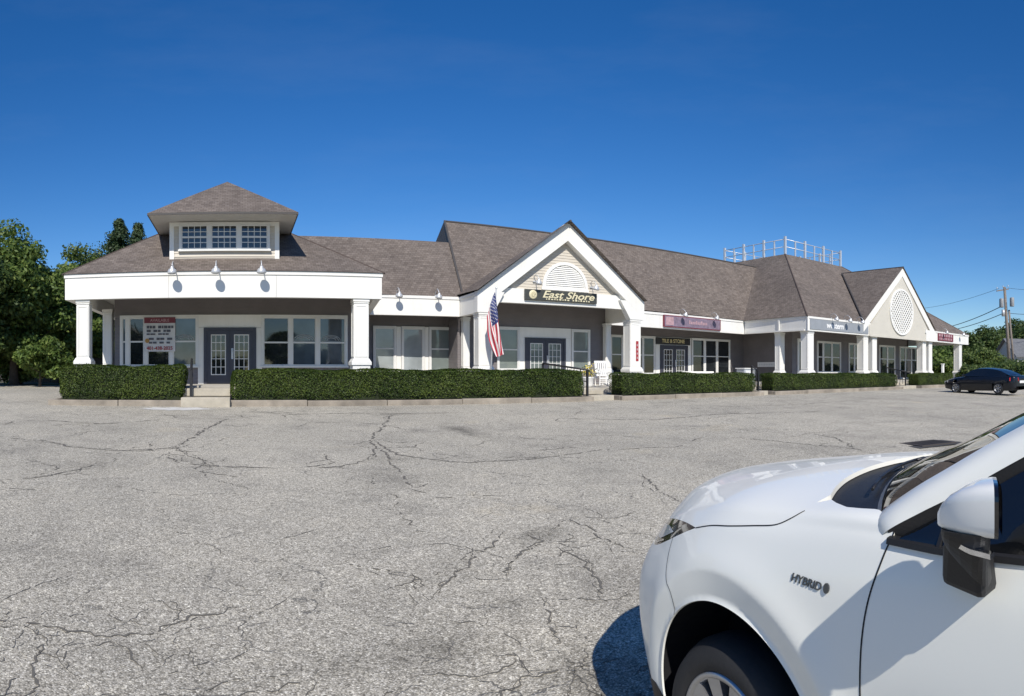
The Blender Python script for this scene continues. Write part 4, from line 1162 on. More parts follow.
for (px,r,yt_,rad,lf,sd,low,lb,con) in [
    (14,39,207,3.9,'leaf_a',21,.06,'big leafy maple tree at the left edge of the photo',False),
    (62,42,252,3.0,'leaf_a',22,.05,'medium leafy tree between the big maple and the porch',False),
    (-28,37,222,3.6,'leaf_b',23,.05,'dark leafy tree at the far left edge behind the maple',False),
    (84,50,238,4.0,'leaf_c',24,.1,'pale green tree behind the left end of the roof',False),
    (119,56,221,4.4,'leaf_d',25,.1,'dark pointed evergreen beside the dormer',True),
    (138,60,225,4.4,'leaf_d',26,.1,'second pointed evergreen closest to the dormer',True),
    (100,62,232,5.2,'leaf_b',27,.1,'dark broad tree left of the pointed evergreens',False),
    (128,66,238,5.0,'leaf_b',30,.1,'dark broad tree behind the pointed evergreens',False),
    (74,45,258,3.6,'leaf_a',31,.03,'bright leafy tree touching the left end of the fascia',False),
    (20,40,300,3.0,'leaf_c',32,.02,'broad light green bush in front of the big maple',False),
    (40,36,330,1.8,'leaf_a',28,.02,'low bushy sapling before the board fence',False),
    (98,44,300,2.4,'leaf_a',29,.05,'leafy tree seen between the two left porch columns',False)]:
    x, y, z0, h = tp(px, r, yt_)
    tree(x, y, z0, h, rad, lb, lf, sd, low, 260 if con else (90 if rad > 2.5 else 46), 90 if con else (300 if rad > 2.5 else 220), .12 if con else (.15 if rad > 2.5 else .12), group=LT, conifer=con, name='evergreen_tree' if con else 'leafy_tree')
RT = 'trees and shrubs beyond the right end'
for k, (px,r,yt_,rad,lf,lb) in enumerate([
    (934,74,352,2.8,'leaf_a','tree seen between the last column pair and the end column'),
    (946,88,344,3.4,'leaf_b','dark tree just right of the end column'),
    (957,96,330,4.2,'leaf_b','dark tree rising above the end of the fascia'),
    (972,104,336,4.6,'leaf_b','dark tree in the middle of the distant row'),
    (985,92,326,4.4,'leaf_b','tallest dark tree just left of the utility pole'),
    (999,112,330,5.0,'leaf_d','very dark tree behind the utility pole'),
    (1014,104,318,4.6,'leaf_b','dark tree right of the utility pole above the grey roof'),
    (1032,98,322,4.4,'leaf_b','dark tree at the right edge of the photo'),
    (968,66,352,2.6,'leaf_c','lighter green bushy tree above the sedan bonnet'),
    (984,68,349,2.8,'leaf_c','lighter green bushy tree above the sedan roof'),
    (1000,64,362,2.0,'leaf_a','shrub below the utility pole'),
    (1018,60,360,2.2,'leaf_b','dark shrub before the grey roofed house'),
    (950,62,358,2.2,'leaf_a','shrub behind the hedge by the end column'),
    (976,56,364,1.7,'leaf_b','low shrub directly behind the dark sedan'),
    (1006,52,366,1.6,'leaf_b','low dark shrub behind the sedan boot'),
    (1028,50,362,1.8,'leaf_b','low dark shrub at the right edge beside the sedan')]):
    x, y, z0, h = tp(px, r, yt_)
    big = r > 70
    tree(x, y, z0, h, rad*1.25, lb, lf, 60+k, .02, 64, 230, .24 if big else .15, group=RT, name='leafy_tree' if big else 'shrub', cat='tree' if big else 'shrub')
# trees across the road behind the photographer: the shop windows mirror them
BT = 'trees across the road behind the lot'
for k in range(20):
    x = -62+k*6.6+2*sin(k*2.1); y = -36-5*cos(k*1.3)
    tree(x, y, 0, 5.6+2.6*sin(k*1.9+1), 3.6, 'roadside tree opposite the plaza', 'leaf_b' if k % 2 else 'leaf_a', 90+k, .08, 30, 110, .42, group=BT, name='roadside_tree')
# ================================================================= utility pole, wires, far house
x, y = at(1007.5, 78); z0 = gz(y)-.1; ztop = E+(372-288)*78/633
o = thing('utility_pole', 'weathered wooden utility pole with transformer behind the sedan', 'utility pole', (x,y,z0))
M['plate_grey'] = simple('weathered_grey_metal', (.26,.27,.28), .6, .2, 4)
M['polewood'] = simple('pole_wood', (.20,.17,.145), .9, .3, 6, bumpk=.5, bscale=15)
def atz(px, r, py): a, b = at(px, r); return Vector((a, b, E+(372-py)*r/633))
m = MB(); m.tube([atz(1010,78,374), atz(1004.5,78,287)], [.24,.17], 10); obj('shaft', m, M['polewood'], o)
m = MB(); m.tube([atz(1014.5,78,374), atz(1009,78,310)], [.16,.13], 8); obj('brace_pole', m, M['polewood'], o)
m = MB(); m.bar(atz(996.5,77.6,291), atz(1008.5,78.3,289), .14); obj('crossarm', m, M['polewood'], o)
for px, py, dx in ((1001.5,303,-.1),(1012,302,.1)):
    m = MB(); c = atz(px,77.7,py); m.lathe([(0,-.55),(.26,-.55),(.28,-.5),(.28,.45),(.22,.55),(0,.58)],14,Matrix.Translation(c)); obj('transformer', m, M['plate_grey'], o)
m = MB(); c = atz(1003.2,77.6,313); m.lathe([(0,-.4),(.2,-.4),(.2,.4),(0,.42)],12,Matrix.Translation(c)); obj('cable_box', m, M['metal'], o)
for px, py in ((997,289),(1003,287.5),(1008,287)):
    m = MB(); c = atz(px,77.7,py); m.lathe([(.03,0),(.07,.08),(.04,.12),(.07,.18),(.03,.24),(0,.25)],8,Matrix.Translation(c)); obj('insulator', m, M['metal'], o)
def wire(a, b, sag, r, label):
    a, b = Vector(a), Vector(b); m = MB()
    m.tube([a+(b-a)*k/16-Vector((0,0,sag*4*(k/16)*(1-k/16))) for k in range(17)], r, 5)
    tag(obj('overhead_wire', m, M['black']), label, 'wire', 'overhead wires at the utility pole')
wire(atz(999,77.6,288.5), atz(900,120,309), .8, .022, 'thin top wire running left from the utility pole')
wire(atz(1003,77.6,305.5), atz(925,105,331), .6, .05, 'thick middle cable running left from the utility pole')
wire(atz(1004,77.6,313), atz(925,105,333), .6, .045, 'lower cable running left from the utility pole')
wire(atz(1008,77.8,313), atz(1060,84,311), .3, .03, 'cable running right from the utility pole to the edge')
wire(atz(1008,77.8,288), atz(1060,84,287), .3, .02, 'thin top wire running right from the utility pole to the edge')
# grey house far right
hx, hy = at(1029, 86); hz = gz(hy)
o = thing('house', 'small house with grey shingle roof behind shrubs at the right edge', 'house', (hx,hy,hz))
M['house_wall'] = simple('pale_house_wall', (.45,.45,.44), .7); M['house_roof'] = simple('grey_roof', (.13,.135,.145), .9, .2, 3)
zr = E+(372-340)*86/633; ze = E+(372-357)*86/633
fx, fy = Vector((cos(R(-40)),sin(R(-40)),0)), Vector((-sin(R(-40)),cos(R(-40)),0)); cc = Vector((hx,hy,0))
def hp(u,v,z): return tuple(cc+fx*u+fy*v+Vector((0,0,z)))
m = MB(); m.prism([hp(-3.6,-3,0)[:2],hp(3.6,-3,0)[:2],hp(3.6,3,0)[:2],hp(-3.6,3,0)[:2]], hz, ze); 
m.slab([hp(-3.6,-3,ze),hp(-3.6,3,ze),hp(-3.6,0,zr-.1)],tuple(fx*.1)); m.slab([hp(3.5,-3,ze),hp(3.5,3,ze),hp(3.5,0,zr-.1)],tuple(fx*.1)); obj('wall', m, M['house_wall'], o)
m = MB(); m.slab([hp(-4,-3.4,ze-.15),hp(4,-3.4,ze-.15),hp(4,0,zr),hp(-4,0,zr)],(0,0,.12)); m.slab([hp(-4,3.4,ze-.15),hp(4,3.4,ze-.15),hp(4,.01,zr),hp(-4,.01,zr)],(0,0,.12)); obj('roof', m, M['house_roof'], o)
m = MB(); m.prism([hp(-1,-3.05,0)[:2],hp(0,-3.05,0)[:2],hp(0,-3.0,0)[:2],hp(-1,-3.0,0)[:2]], hz+1, hz+2.2); obj('window', m, M['glass'], o)

# ================================================================= dark sedan parked at the kerb
M['dkpaint'] = simple('dark_blue_car_paint', (.007,.009,.014), .3, .05, spec=.3, coat=.5)
M['carglass'] = glass_mat('car_glass', (.008,.009,.010), .02, .2, .7)
M['tyre'] = simple('tyre_rubber', (.018,.018,.019), .75, .15, 12, bumpk=.2, bscale=60)
M['alloy'] = simple('alloy', (.42,.43,.45), .32, .04, metal=.85)
M['taillight'] = simple('tail_light_red', (.40,.012,.02), .2, coat=1.0)
M['plate'] = simple('plate_white', (.7,.7,.68), .4)
M['lampglass'] = simple('clear_lamp', (.5,.52,.54), .12, coat=1.0)
def wheel(parent, x, y, r, w, side, name='wheel', rimr=.25, spokes=10):
    """wheel in the parent's local frame; axis along y; side=+1: outer face towards +y"""
    T = Matrix.Translation((x,y,r)) @ Matrix.Rotation(R(-90)*side,4,'X')   # local z -> outward
    h = w/2; m = MB()
    m.lathe([(rimr-.02,-h),(rimr+.01,-h+.01),(r-.03,-h+.012),(r-.008,-h+.05),(r,-h+.08),(r,h-.08),(r-.010,h-.05),(r-.03,h-.014),(r-.055,h-.004),(rimr+.03,h),(rimr+.012,h-.006),(rimr-.004,h-.016)],72,T)
    t = obj(name, m, M['tyre'], parent, local=True)
    m = MB(); m.lathe([(rimr-.003,h-.016),(rimr-.008,h-.008),(rimr-.024,h-.010),(rimr-.034,h-.05),(rimr-.04,-h+.02)],72,T)
    for k in range(spokes):
        a = 2*pi*k/spokes
        for da in (-.085,.085):
            p0 = T @ Vector((.05*cos(a+da*1.5), .05*sin(a+da*1.5), h-.035)); p1 = T @ Vector(((rimr-.02)*cos(a+da), (rimr-.02)*sin(a+da), h-.018))
            u = (p1-p0).normalized(); nrm = (T.to_3x3() @ Vector((0,0,1))); v = u.cross(nrm)
            w0, w1 = .014, .018; d0 = nrm*-.035
            m.hexa([p0-v*w0+d0,p0+v*w0+d0,p1+v*w1+d0,p1-v*w1+d0,p0-v*w0,p0+v*w0,p1+v*w1,p1-v*w1])
    m.lathe([(0,h-.02),(.03,h-.022),(.055,h-.03),(.06,h-.06)],24,T)
    obj('rim', m, M['alloy'], t, local=True)
    m = MB(); m.lathe([(0,h-.075),(rimr-.036,h-.075)],40,T); obj('dark_back_disc', m, M['black'], t, local=True)  # plain black disc stands in for the shade behind the spokes
    return t
sx, sy = at(985, 36.0); sg = gz(sy)+.01
sed = thing('dark_sedan', 'black sedan parked nose to the kerb near the far right columns', 'car', (sx,sy,sg), rotz=R(90-9))
# loft: stations from tail (-2.38) to nose (2.38): (x, [(y,z)...] half section)
st = [(-2.38,.62,.45,.80,.86),(-2.30,.80,.30,.98,1.02),(-1.95,.88,.22,1.00,1.06),(-1.38,.915,.20,.99,1.05),(-.6,.92,.19,.96,1.0),(.3,.92,.19,.94,.98),(.95,.91,.20,.92,.97),(1.45,.90,.22,.86,.93),(2.0,.86,.26,.76,.83),(2.28,.74,.32,.66,.72),(2.38,.55,.40,.58,.62)]
def section(s):
    x, w, zb, zs, zt_ = s
    half = [(w*.92,zb),(w*.985,zb+.12),(w,(zb+zs)/2),(w*.985,zs-.06),(w*.94,zs),(w*.7,zt_-.01),(0,zt_)]
    return [(x,yy,zz) for yy,zz in half]+[(x,-yy,zz) for yy,zz in half[::-1][1:]]
m = MB(); G = [section(s) for s in st]
def interp(G, k=4):
    out = []
    for i in range(len(G)-1):
        p0, p1, p2, p3 = G[max(i-1,0)], G[i], G[i+1], G[min(i+2,len(G)-1)]
        for j in range(k):
            t = j/k
            out.append([tuple(.5*((2*b)+(-a+c)*t+(2*a-5*b+4*c-d)*t*t+(-a+3*b-3*c+d)*t**3) for a,b,c,d in zip(q0,q1,q2,q3)) for q0,q1,q2,q3 in zip(p0,p1,p2,p3)])
    out.append(G[-1]); return out
G = interp(G)
# cut wheel arches
for i in range(len(G)-1):
    for j in range(len(G[0])-1):
        c = [(G[i][j][a]+G[i+1][j+1][a])/2 for a in range(3)]
        if abs(c[1]) > .6 and any(math.hypot(c[0]-wx_, c[2]-.33) < .37 for wx_ in (1.42,-1.36)): continue
        m.face([G[i][j],G[i][j+1],G[i+1][j+1],G[i+1][j]], None, True)
m.face(G[0]); m.face(G[-1][::-1])
obj('body', m, M['dkpaint'], sed, local=True)
rf = [(-1.95,.70,1.06,1.065),(-1.35,.66,1.30,1.33),(-.75,.62,1.40,1.435),(-.1,.61,1.42,1.455),(.4,.64,1.34,1.37),(1.05,.74,.99,1.0)]
m = MB(); G = interp([[(x,.80 if 0 else .84,.97),(x,w+.02,z1),(x,w*.6,z2),(x,0,z2+.012),(x,-w*.6,z2),(x,-w-.02,z1),(x,-.84,.97)] for x,w,z1,z2 in rf])
for i in range(len(G)-1):
    for j in range(1,5): m.face([G[i][j],G[i][j+1],G[i+1][j+1],G[i+1][j]], None, True)
obj('roof', m, M['dkpaint'], sed, local=True)
for s_ in (1,-1):
    m = MB()
    for i in range(1,len(G)-2):
        a = [(G[i][0][0], s_*.85, .975), (G[i][1][0], s_*abs(G[i][1][1]), G[i][1][2])]; b = [(G[i+1][0][0], s_*.85, .975), (G[i+1][1][0], s_*abs(G[i+1][1][1]), G[i+1][1][2])]
        m.face([a[0],b[0],b[1],a[1]], None, True)
    obj('side_window', m, M['carglass'], sed, local=True)
    m = MB(); m.hexa([(-2.40,s_*.40,.74),(-2.1,s_*.905,.74),(-2.1,s_*.905,.92),(-2.40,s_*.40,.92),(-2.36,s_*.40,.74),(-2.1,s_*.85,.74),(-2.1,s_*.85,.92),(-2.36,s_*.40,.92)]); obj('tail_light', m, M['taillight'], sed, local=True)
    m = MB(); m.hexa([(1.98,s_*.865,.62),(2.32,s_*.70,.60),(2.32,s_*.70,.70),(1.98,s_*.875,.74),(1.98,s_*.8,.62),(2.28,s_*.66,.60),(2.28,s_*.66,.70),(1.98,s_*.8,.74)]); obj('headlight', m, M['lampglass'], sed, local=True)
    m = MB(); m.hexa([(.72,s_*.9,.97),(.9,s_*.9,.98),(.9,s_*1.08,1.0),(.76,s_*1.08,.99),(.72,s_*.9,1.08),(.86,s_*.9,1.09),(.86,s_*1.07,1.1),(.74,s_*1.07,1.1)]); obj('wing_mirror', m, M['dkpaint'], sed, local=True, bevel=.02)
    for wx_ in (1.42,-1.36): wheel(sed, wx_, s_*.80, .33, .22, s_, rimr=.22, spokes=7)
    for xx in (.62,-.42):
        m = MB(); m.box(xx-.16,xx,min(s_*.918,s_*.935),max(s_*.918,s_*.935),.80,.825); obj('door_handle', m, M['dkpaint'], sed, local=True)
m = MB(); m.box(-2.395,-2.37,-.26,.26,.62,.76); obj('number_plate', m, M['plate'], sed, local=True)
m = MB(); m.box(-1.8,1.9,-.72,.72,.2,.6); obj('underbody', m, M['black'], sed, local=True)
m = MB(); m.face([(-1.93,.66,1.075),(-1.93,-.66,1.075),(-1.36,-.6,1.325),(-1.36,.6,1.325)]); obj('rear_window', m, M['carglass'], sed, local=True)
# ================================================================= white SUV beside the camera
M['car_white'] = None
def car_paint(name, col):
    m, nt, b = new_mat(name)
    c = coords(nt); n = noise(nt, c, 900, 2)
    r = ramp(nt, n.outputs['Fac'], [(.3, tuple(x*.96 for x in col)), (.7, col)])
    nt.links.new(r.outputs['Color'], b.inputs['Base Color'])
    b.inputs['Roughness'].default_value = .42; b.inputs['Coat Weight'].default_value = .55; b.inputs['Coat Roughness'].default_value = .02
    b.inputs['Specular IOR Level'].default_value = .5
    # thin road film on the lower body
    return m
M['car_white'] = car_paint('pearl_white_car_paint', (.88,.875,.80))
M['plastic'] = simple('black_textured_plastic', (.013,.013,.014), .55, .1, 20, bumpk=.15, bscale=120)
M['gloss_black'] = simple('gloss_black_trim', (.008,.008,.010), .12, .05, coat=1.0)
M['gap'] = simple('panel_gap', (.012,.012,.013), .8)
M['liner'] = simple('wheel_arch_liner', (.006,.006,.008), .95)
M['chrome'] = simple('chrome', (.75,.77,.8), .08, .02, metal=1.)
M['badge'] = simple('dark_chrome', (.10,.105,.11), .25, .05, metal=.6)
M['ws_glass'] = glass_mat('windscreen_glass', (.010,.013,.013), .015, .3, .35)
M['ws_glass'].node_tree.nodes['Principled BSDF'].inputs['Coat Weight'].default_value = 0
M['silver'] = simple('mirror_cap_paint', (.86,.85,.795), .35, .02, coat=1.0)
M['greytrim'] = simple('grey_trim', (.22,.22,.215), .5)
HEAD = R(2.5)
suv = thing('white_suv', 'white hybrid SUV in the right foreground seen over its front wing and mirror', 'car', (2.4015,1.5855,0.0), rotz=R(90)-HEAD)

ST = {}
rows7 = [(.86,.18),(.90,.38),(.918,.58),(.925,.78),(.910,.95),(.880,1.06),(.843,1.125),(.785,1.168),(.62,1.193),(.33,1.212),(0,1.220)]
def sec(x, rows): return [(x,y,z) for y,z in rows]
low = rows7[:4]
def rear(x, k=1., dz=0): return sec(x, [(y*k,z+dz*(z>.5)) for y,z in low]+[(.912*k,.99),(.893*k,1.10),(.872*k,1.165),(.83*k,1.205),(.62*k,1.23),(.33*k,1.25),(0,1.25)])
GRID = [
 rear(-3.85,.86), rear(-3.5,.95), rear(-2.75), rear(-2.2), rear(-1.6), rear(-1.1),
 sec(-.65, low+[(.912,.975),(.890,1.085),(.862,1.157),(.815,1.204),(.62,1.215),(.33,1.235),(0,1.24)]),
 sec(-.30, rows7),
 sec(0, low+[(.905,.92),(.872,1.02),(.832,1.086),(.765,1.133),(.60,1.166),(.33,1.188),(0,1.196)]),
 sec(.2, [(.86,.18),(.895,.38),(.912,.575),(.915,.765),(.890,.895),(.855,.985),(.808,1.046),(.735,1.094),(.58,1.135),(.32,1.165),(0,1.175)]),
 sec(.4, [(.82,.18),(.86,.365),(.875,.555),(.876,.735),(.850,.855),(.812,.932),(.762,.995),(.69,1.045),(.545,1.098),(.30,1.137),(0,1.150)]),
 [(.58,.70,.18),(.62,.745,.36),(.655,.765,.54),(.655,.765,.71),(.63,.745,.815),(.605,.715,.885),(.585,.675,.945),(.575,.615,.995),(.575,.49,1.062),(.58,.27,1.108),(.58,0,1.122)],
 [(.76,.48,.18),(.83,.52,.34),(.86,.54,.53),(.86,.54,.69),(.835,.53,.79),(.805,.50,.855),(.78,.475,.912),(.765,.435,.965),(.75,.355,1.022),(.74,.2,1.068),(.74,0,1.085)],
 [(.86,.22,.18),(.93,.24,.34),(.965,.245,.53),(.96,.245,.69),(.93,.24,.785),(.895,.235,.848),(.868,.22,.902),(.85,.20,.952),(.83,.17,.998),(.815,.1,1.03),(.81,0,1.042)],
 [(.88,0,.18),(.955,0,.34),(.99,0,.53),(.985,0,.69),(.95,0,.785),(.915,0,.848),(.885,0,.902),(.865,0,.948),(.85,0,.985),(.84,0,1.008),(.835,0,1.018)],
]
GRD = np.array(GRID)
for _i, _k in ((6,.3),(7,.6),(8,1.),(9,1.),(10,1.),(11,1.),(12,1.),(13,.8),(14,.7)):
    GRD[_i,6:,2] += _k*np.array([.006,.016,.028,.032,.032])
NS, NR = GRD.shape[:2]
AX, AZ = -.05, .36     # wheel-arch centre
def arch_r(x, z):
    a = np.arctan2(z-AZ, x-AX)             # 0 = forward, 90deg = up
    t = np.clip(a/(np.pi*.5), 0, 1); t = t*t*(3-2*t)
    return .400+.064*t
def crom(P, t):
    """Catmull-Rom along axis 0 at parameters t"""
    n = P.shape[0]; i = np.clip(np.floor(t).astype(int), 0, n-2); f = (t-i)
    ext = np.concatenate([(2*P[:1]-P[1:2]), P, (2*P[-1:]-P[-2:-1])]); j = i+1
    return i, f, ext, j
def S(s, v):
    s = np.atleast_1d(np.asarray(s, float)); v = np.atleast_1d(np.asarray(v, float))
    i = np.clip(np.floor(s).astype(int),0,NS-2); f = s-i; j = np.clip(np.floor(v).astype(int),0,NR-2); g = v-j
    E_ = np.concatenate([2*GRD[:1]-GRD[1:2], GRD, 2*GRD[-1:]-GRD[-2:-1]],0)
    # mirror across the centre line at v = NR-1
    mirr = E_[:,-2:-1].copy(); mirr[...,1] *= -1
    E_ = np.concatenate([2*E_[:,:1]-E_[:,1:2], E_, mirr],1)
    def w(t): return np.stack([-.5*t+t*t-.5*t**3, 1-2.5*t*t+1.5*t**3, .5*t+2*t*t-1.5*t**3, -.5*t*t+.5*t**3],-1)
    ws, wv = w(f), w(g); out = np.zeros((len(s),3))
    for a in range(4):
        for b in range(4): out += (ws[:,a]*wv[:,b])[:,None]*E_[i+a, j+b]
    return out
def flare(P, v):
    """body side: flared band round the front wheel arch with a crease"""
    x, y, z = P[:,0], P[:,1], P[:,2]
    rho = np.hypot(x-AX, z-AZ)/arch_r(x,z)      # 1 at the arch edge
    side = np.clip((7.2-v)/1.2,0,1)*np.clip((.55-x)/.2,0,1)
    band = np.clip((1.235-rho)/.235,0,1)
    dyy = -.034*band + .012*np.exp(-((rho-1.235)/.17)**2)*(rho > 1.235) + .012*(rho <= 1.235)
    lip = np.clip((1.03-rho)/.03,0,1); dyy = dyy+.010*lip
    # door waist: slight hollow
    dyy = dyy - .012*np.exp(-((z-.62)/.14)**2)*np.clip((-.5-x)/.3,0,1)
    out = P.copy(); out[:,1] += dyy*side*(y > .3); return out
def SF(s, v): 
    return flare(S(s,v), np.atleast_1d(np.asarray(v,float)))
# inverse mapping by table + Gauss-Newton
_ts, _tv = np.meshgrid(np.linspace(0,NS-1,560), np.linspace(0,NR-1,200), indexing='ij'); _ts, _tv = _ts.ravel(), _tv.ravel(); _T = S(_ts,_tv)
def inv(pts, mode):
    """mode 'xz' on the flank, 'xy' on the top: returns [(s,v)]"""
    ax = [0,2] if mode == 'xz' else [0,1]; out = []
    ok = (_tv < 7.3)&(_ts < 11.2) if mode == 'xz' else (_tv > 5.5)
    T_, s_, v_ = _T[ok][:,ax], _ts[ok], _tv[ok]
    for p in pts:
        k = np.argmin(((T_-np.array(p))**2).sum(1)); q = np.array([s_[k], v_[k]])
        for _ in range(6):
            f0 = S(q[0],q[1])[0][ax]; h_ = 1e-3
            J = np.stack([(S(q[0]+h_,q[1])[0][ax]-f0)/h_, (S(q[0],q[1]+h_)[0][ax]-f0)/h_],1)
            try: dq = np.linalg.solve(J, np.array(p)-f0)
            except Exception: break
            if np.abs(dq).max() > .3: break
            q = np.clip(q+dq, [0,0], [NS-1,NR-1])
        out.append((float(q[0]), float(q[1])))
    return out
def dens(P, n):
    """resample an open polyline to about n points per segment"""
    out = []
    for a, b in zip(P, P[1:]):
        for k in range(n): t = k/n; out.append((a[0]+(b[0]-a[0])*t, a[1]+(b[1]-a[1])*t))
    out.append(P[-1]); return out
def smoothline(P, n=8):
    P = [np.array(p, float) for p in P]; out = []
    for i in range(len(P)-1):
        p0, p1, p2, p3 = P[max(i-1,0)], P[i], P[i+1], P[min(i+2,len(P)-1)]
        for k in range(n):
            t = k/n; out.append(tuple(.5*(2*p1+(p2-p0)*t+(2*p0-5*p1+4*p2-p3)*t*t+(3*p1-p0-3*p2+p3)*t**3)))
    out.append(tuple(P[-1])); return out
def normals(s, v, h_=2e-2):
    s = np.asarray(s); v = np.asarray(v)
    a = SF(np.clip(s+h_,0,NS-1),v)-SF(np.clip(s-h_,0,NS-1),v); b = SF(s,np.clip(v+h_,0,NR-1))-SF(s,np.clip(v-h_,0,NR-1))
    n_ = np.cross(a,b); n_ /= np.linalg.norm(n_,axis=1,keepdims=True)+1e-9
    return n_
def pip(poly, x, y):
    c = np.zeros(len(x), bool); n = len(poly)
    for i in range(n):
        (x1,y1),(x2,y2) = poly[i], poly[(i+1)%n]
        if y1 == y2: continue
        c ^= ((y1 > y)!=(y2 > y)) & (x < (x2-x1)*(y-y1)/(y2-y1)+x1)
    return c
def panel(name, poly, mat, parent, ds=.055, dv=.11, off=0., lip=.018, mirror=True, liponly=None):
    """skin panel bounded by poly in (s,v); mirrored copy joined when it reaches the centre line, else a second object"""
    q = [poly[0]]
    for p in poly[1:]:
        if math.hypot(p[0]-q[-1][0], p[1]-q[-1][1]) > 2e-3: q.append(p)
    if math.hypot(q[0][0]-q[-1][0], q[0][1]-q[-1][1]) < 2e-3: q.pop()
    poly = q; P = np.array(poly)
    s0, v0 = P.min(0); s1, v1 = P.max(0)
    gs, gv = np.meshgrid(np.arange(s0,s1,ds), np.arange(v0,v1,dv), indexing='ij'); gs, gv = gs.ravel(), gv.ravel()
    ins = pip(poly, gs, gv)
    # keep clear of the boundary
    dmin = np.full(len(gs), 9.)
    for (ax_,ay_),(bx_,by_) in zip(poly, poly[1:]+poly[:1]):
        ex, ey = (bx_-ax_)/ds, (by_-ay_)/dv; px_, py_ = (gs-ax_)/ds, (gv-ay_)/dv; L2 = ex*ex+ey*ey+1e-12
        t = np.clip((px_*ex+py_*ey)/L2,0,1); dmin = np.minimum(dmin, np.hypot(px_-t*ex, py_-t*ey))
    keep = ins & (dmin > .42)
    pts = poly+list(zip(gs[keep].tolist(), gv[keep].tolist())); n = len(poly)
    vo, eo, fo, ov, oe, of = delaunay_2d_cdt([Vector(p) for p in pts], [(i,(i+1)%n) for i in range(n)], [], 1, 1e-7)
    sv = np.array([(p.x,p.y) for p in vo]); W = SF(sv[:,0],sv[:,1]); nn = normals(sv[:,0],sv[:,1])
    # outward: away from the car's middle
    cen = np.array([-.9,0,.55]); 
    if ((W-cen)*nn).sum(1).mean() < 0: nn = -nn
    W = W+nn*off
    V = [tuple(p) for p in W]; F = []
    for f in fo:
        a,b,c = [W[i] for i in f]
        fn = np.cross(b-a,c-a)
        F.append(tuple(f) if fn@nn[f[0]] > 0 else tuple(f[::-1]))
    if lip:   # turn the edges inwards so that panels have thickness
        cnt = {}
        for f in F:
            for a,b in zip(f, f[1:]+f[:1]): cnt[(a,b)] = 1
        bd = [(a,b) for (a,b) in cnt if (b,a) not in cnt]; mp = {}
        for a,b in bd:
            if sv[a][1] > NR-1-1e-3 and sv[b][1] > NR-1-1e-3: continue
            for i in (a,b):
                if i not in mp: mp[i] = len(V); V.append(tuple(W[i]-nn[i]*lip))
            F.append((b,a,mp[a],mp[b]))
    def make(V_, F_):
        me = bpy.data.meshes.new(name); me.from_pydata(V_,[],F_); me.materials.append(mat)
        me.polygons.foreach_set('use_smooth',[True]*len(F_)); bm = bmesh.new(); bm.from_mesh(me); bmesh.ops.remove_doubles(bm,verts=bm.verts,dist=1e-6); bm.to_mesh(me); bm.free()
        o = link(bpy.data.objects.new(name, me), parent)
        es = o.modifiers.new('split','EDGE_SPLIT'); es.split_angle = R(50)
        return o
    Vm = [(x,-y,z) for x,y,z in V]; Fm = [f[::-1] for f in F]
    if v1 > NR-1-1e-3:
        return make(V+Vm, F+[tuple(i+len(V) for i in f) for f in Fm])
    if s1 > NS-1-1e-3:
        return make(V+Vm, F+[tuple(i+len(V) for i in f) for f in Fm])
    o = make(V,F)
    if mirror: make(Vm,Fm)
    return o
def ribbon(m, line, w, off=.0012):
    """thin dark strip laid along a panel joint given in (s,v)"""
    L = np.array(line); W = SF(L[:,0],L[:,1]); nn = normals(L[:,0],L[:,1])
    if ((W-np.array([-.9,0,.55]))*nn).sum() < 0: nn = -nn
    for sg_ in (1,-1):
        pr = None
        for i in range(len(W)):
            t = W[min(i+1,len(W)-1)]-W[max(i-1,0)]; t = t/(np.linalg.norm(t)+1e-9); b = np.cross(nn[i],t)
            a_, c_ = W[i]+nn[i]*off-b*w/2, W[i]+nn[i]*off+b*w/2
            if sg_ < 0: a_, c_ = a_*[1,-1,1], c_*[1,-1,1]
            if pr is not None: m.face([pr[0],tuple(a_),tuple(c_),pr[1]] if sg_ > 0 else [pr[1],tuple(c_),tuple(a_),pr[0]])
            pr = (tuple(a_),tuple(c_))

# ---- boundary lines (local metres) turned into (s,v)
tip = (.173,1.032)
hoodside = inv(smoothline([tip,(.075,1.060),(-.032,1.079),(-.15,1.101),(-.249,1.120),(-.304,1.146),(-.347,1.175)],6),'xz')
hs_end = (S(*hoodside[-1])[0][0], S(*hoodside[-1])[0][1])
cowl_half = [(-.345,.674),(-.274,.541),(-.219,.398),(-.178,.202),(-.165,0)]
hoodrear = inv(smoothline([hs_end,(-.350,.75),(-.347,.70)],6)+smoothline(cowl_half,8),'xy')
hoodrear[-1] = (hoodrear[-1][0], NR-1.)
# head lamp in (s,v)
t_s, t_v = hoodside[0]
hl_top = [(t_s,t_v),(9.45,5.95),(10.1,6.2),(10.7,6.32),(11.3,6.35),(12.3,6.22)]
hl_bot = [(12.3,5.5),(11.5,5.05),(10.9,4.75),(10.45,4.72),(10.0,4.95),(9.4,5.27),(t_s,t_v)]
hl_top = smoothline(hl_top,5); hl_bot = smoothline(hl_bot,5)
front = [(12.3,6.22),(13,6.2),(14,6.2)]
hood_poly = hoodside+hoodrear[1:]+[(s_,NR-1.) for s_ in np.arange(hoodrear[-1][0]+.2,13.99,.2)]+[(14,NR-1.)]+[(14,v_) for v_ in np.arange(9.8,6.25,-.2)]+dens(front,6)[::-1]+hl_top[::-1][1:]
panel('bonnet', hood_poly, M['car_white'], suv, .06, .12)
panel('headlight', hl_top+dens([hl_top[-1],hl_bot[0]],4)[1:]+hl_bot[1:], M['gloss_black'], suv, .08, .09, off=-.002)
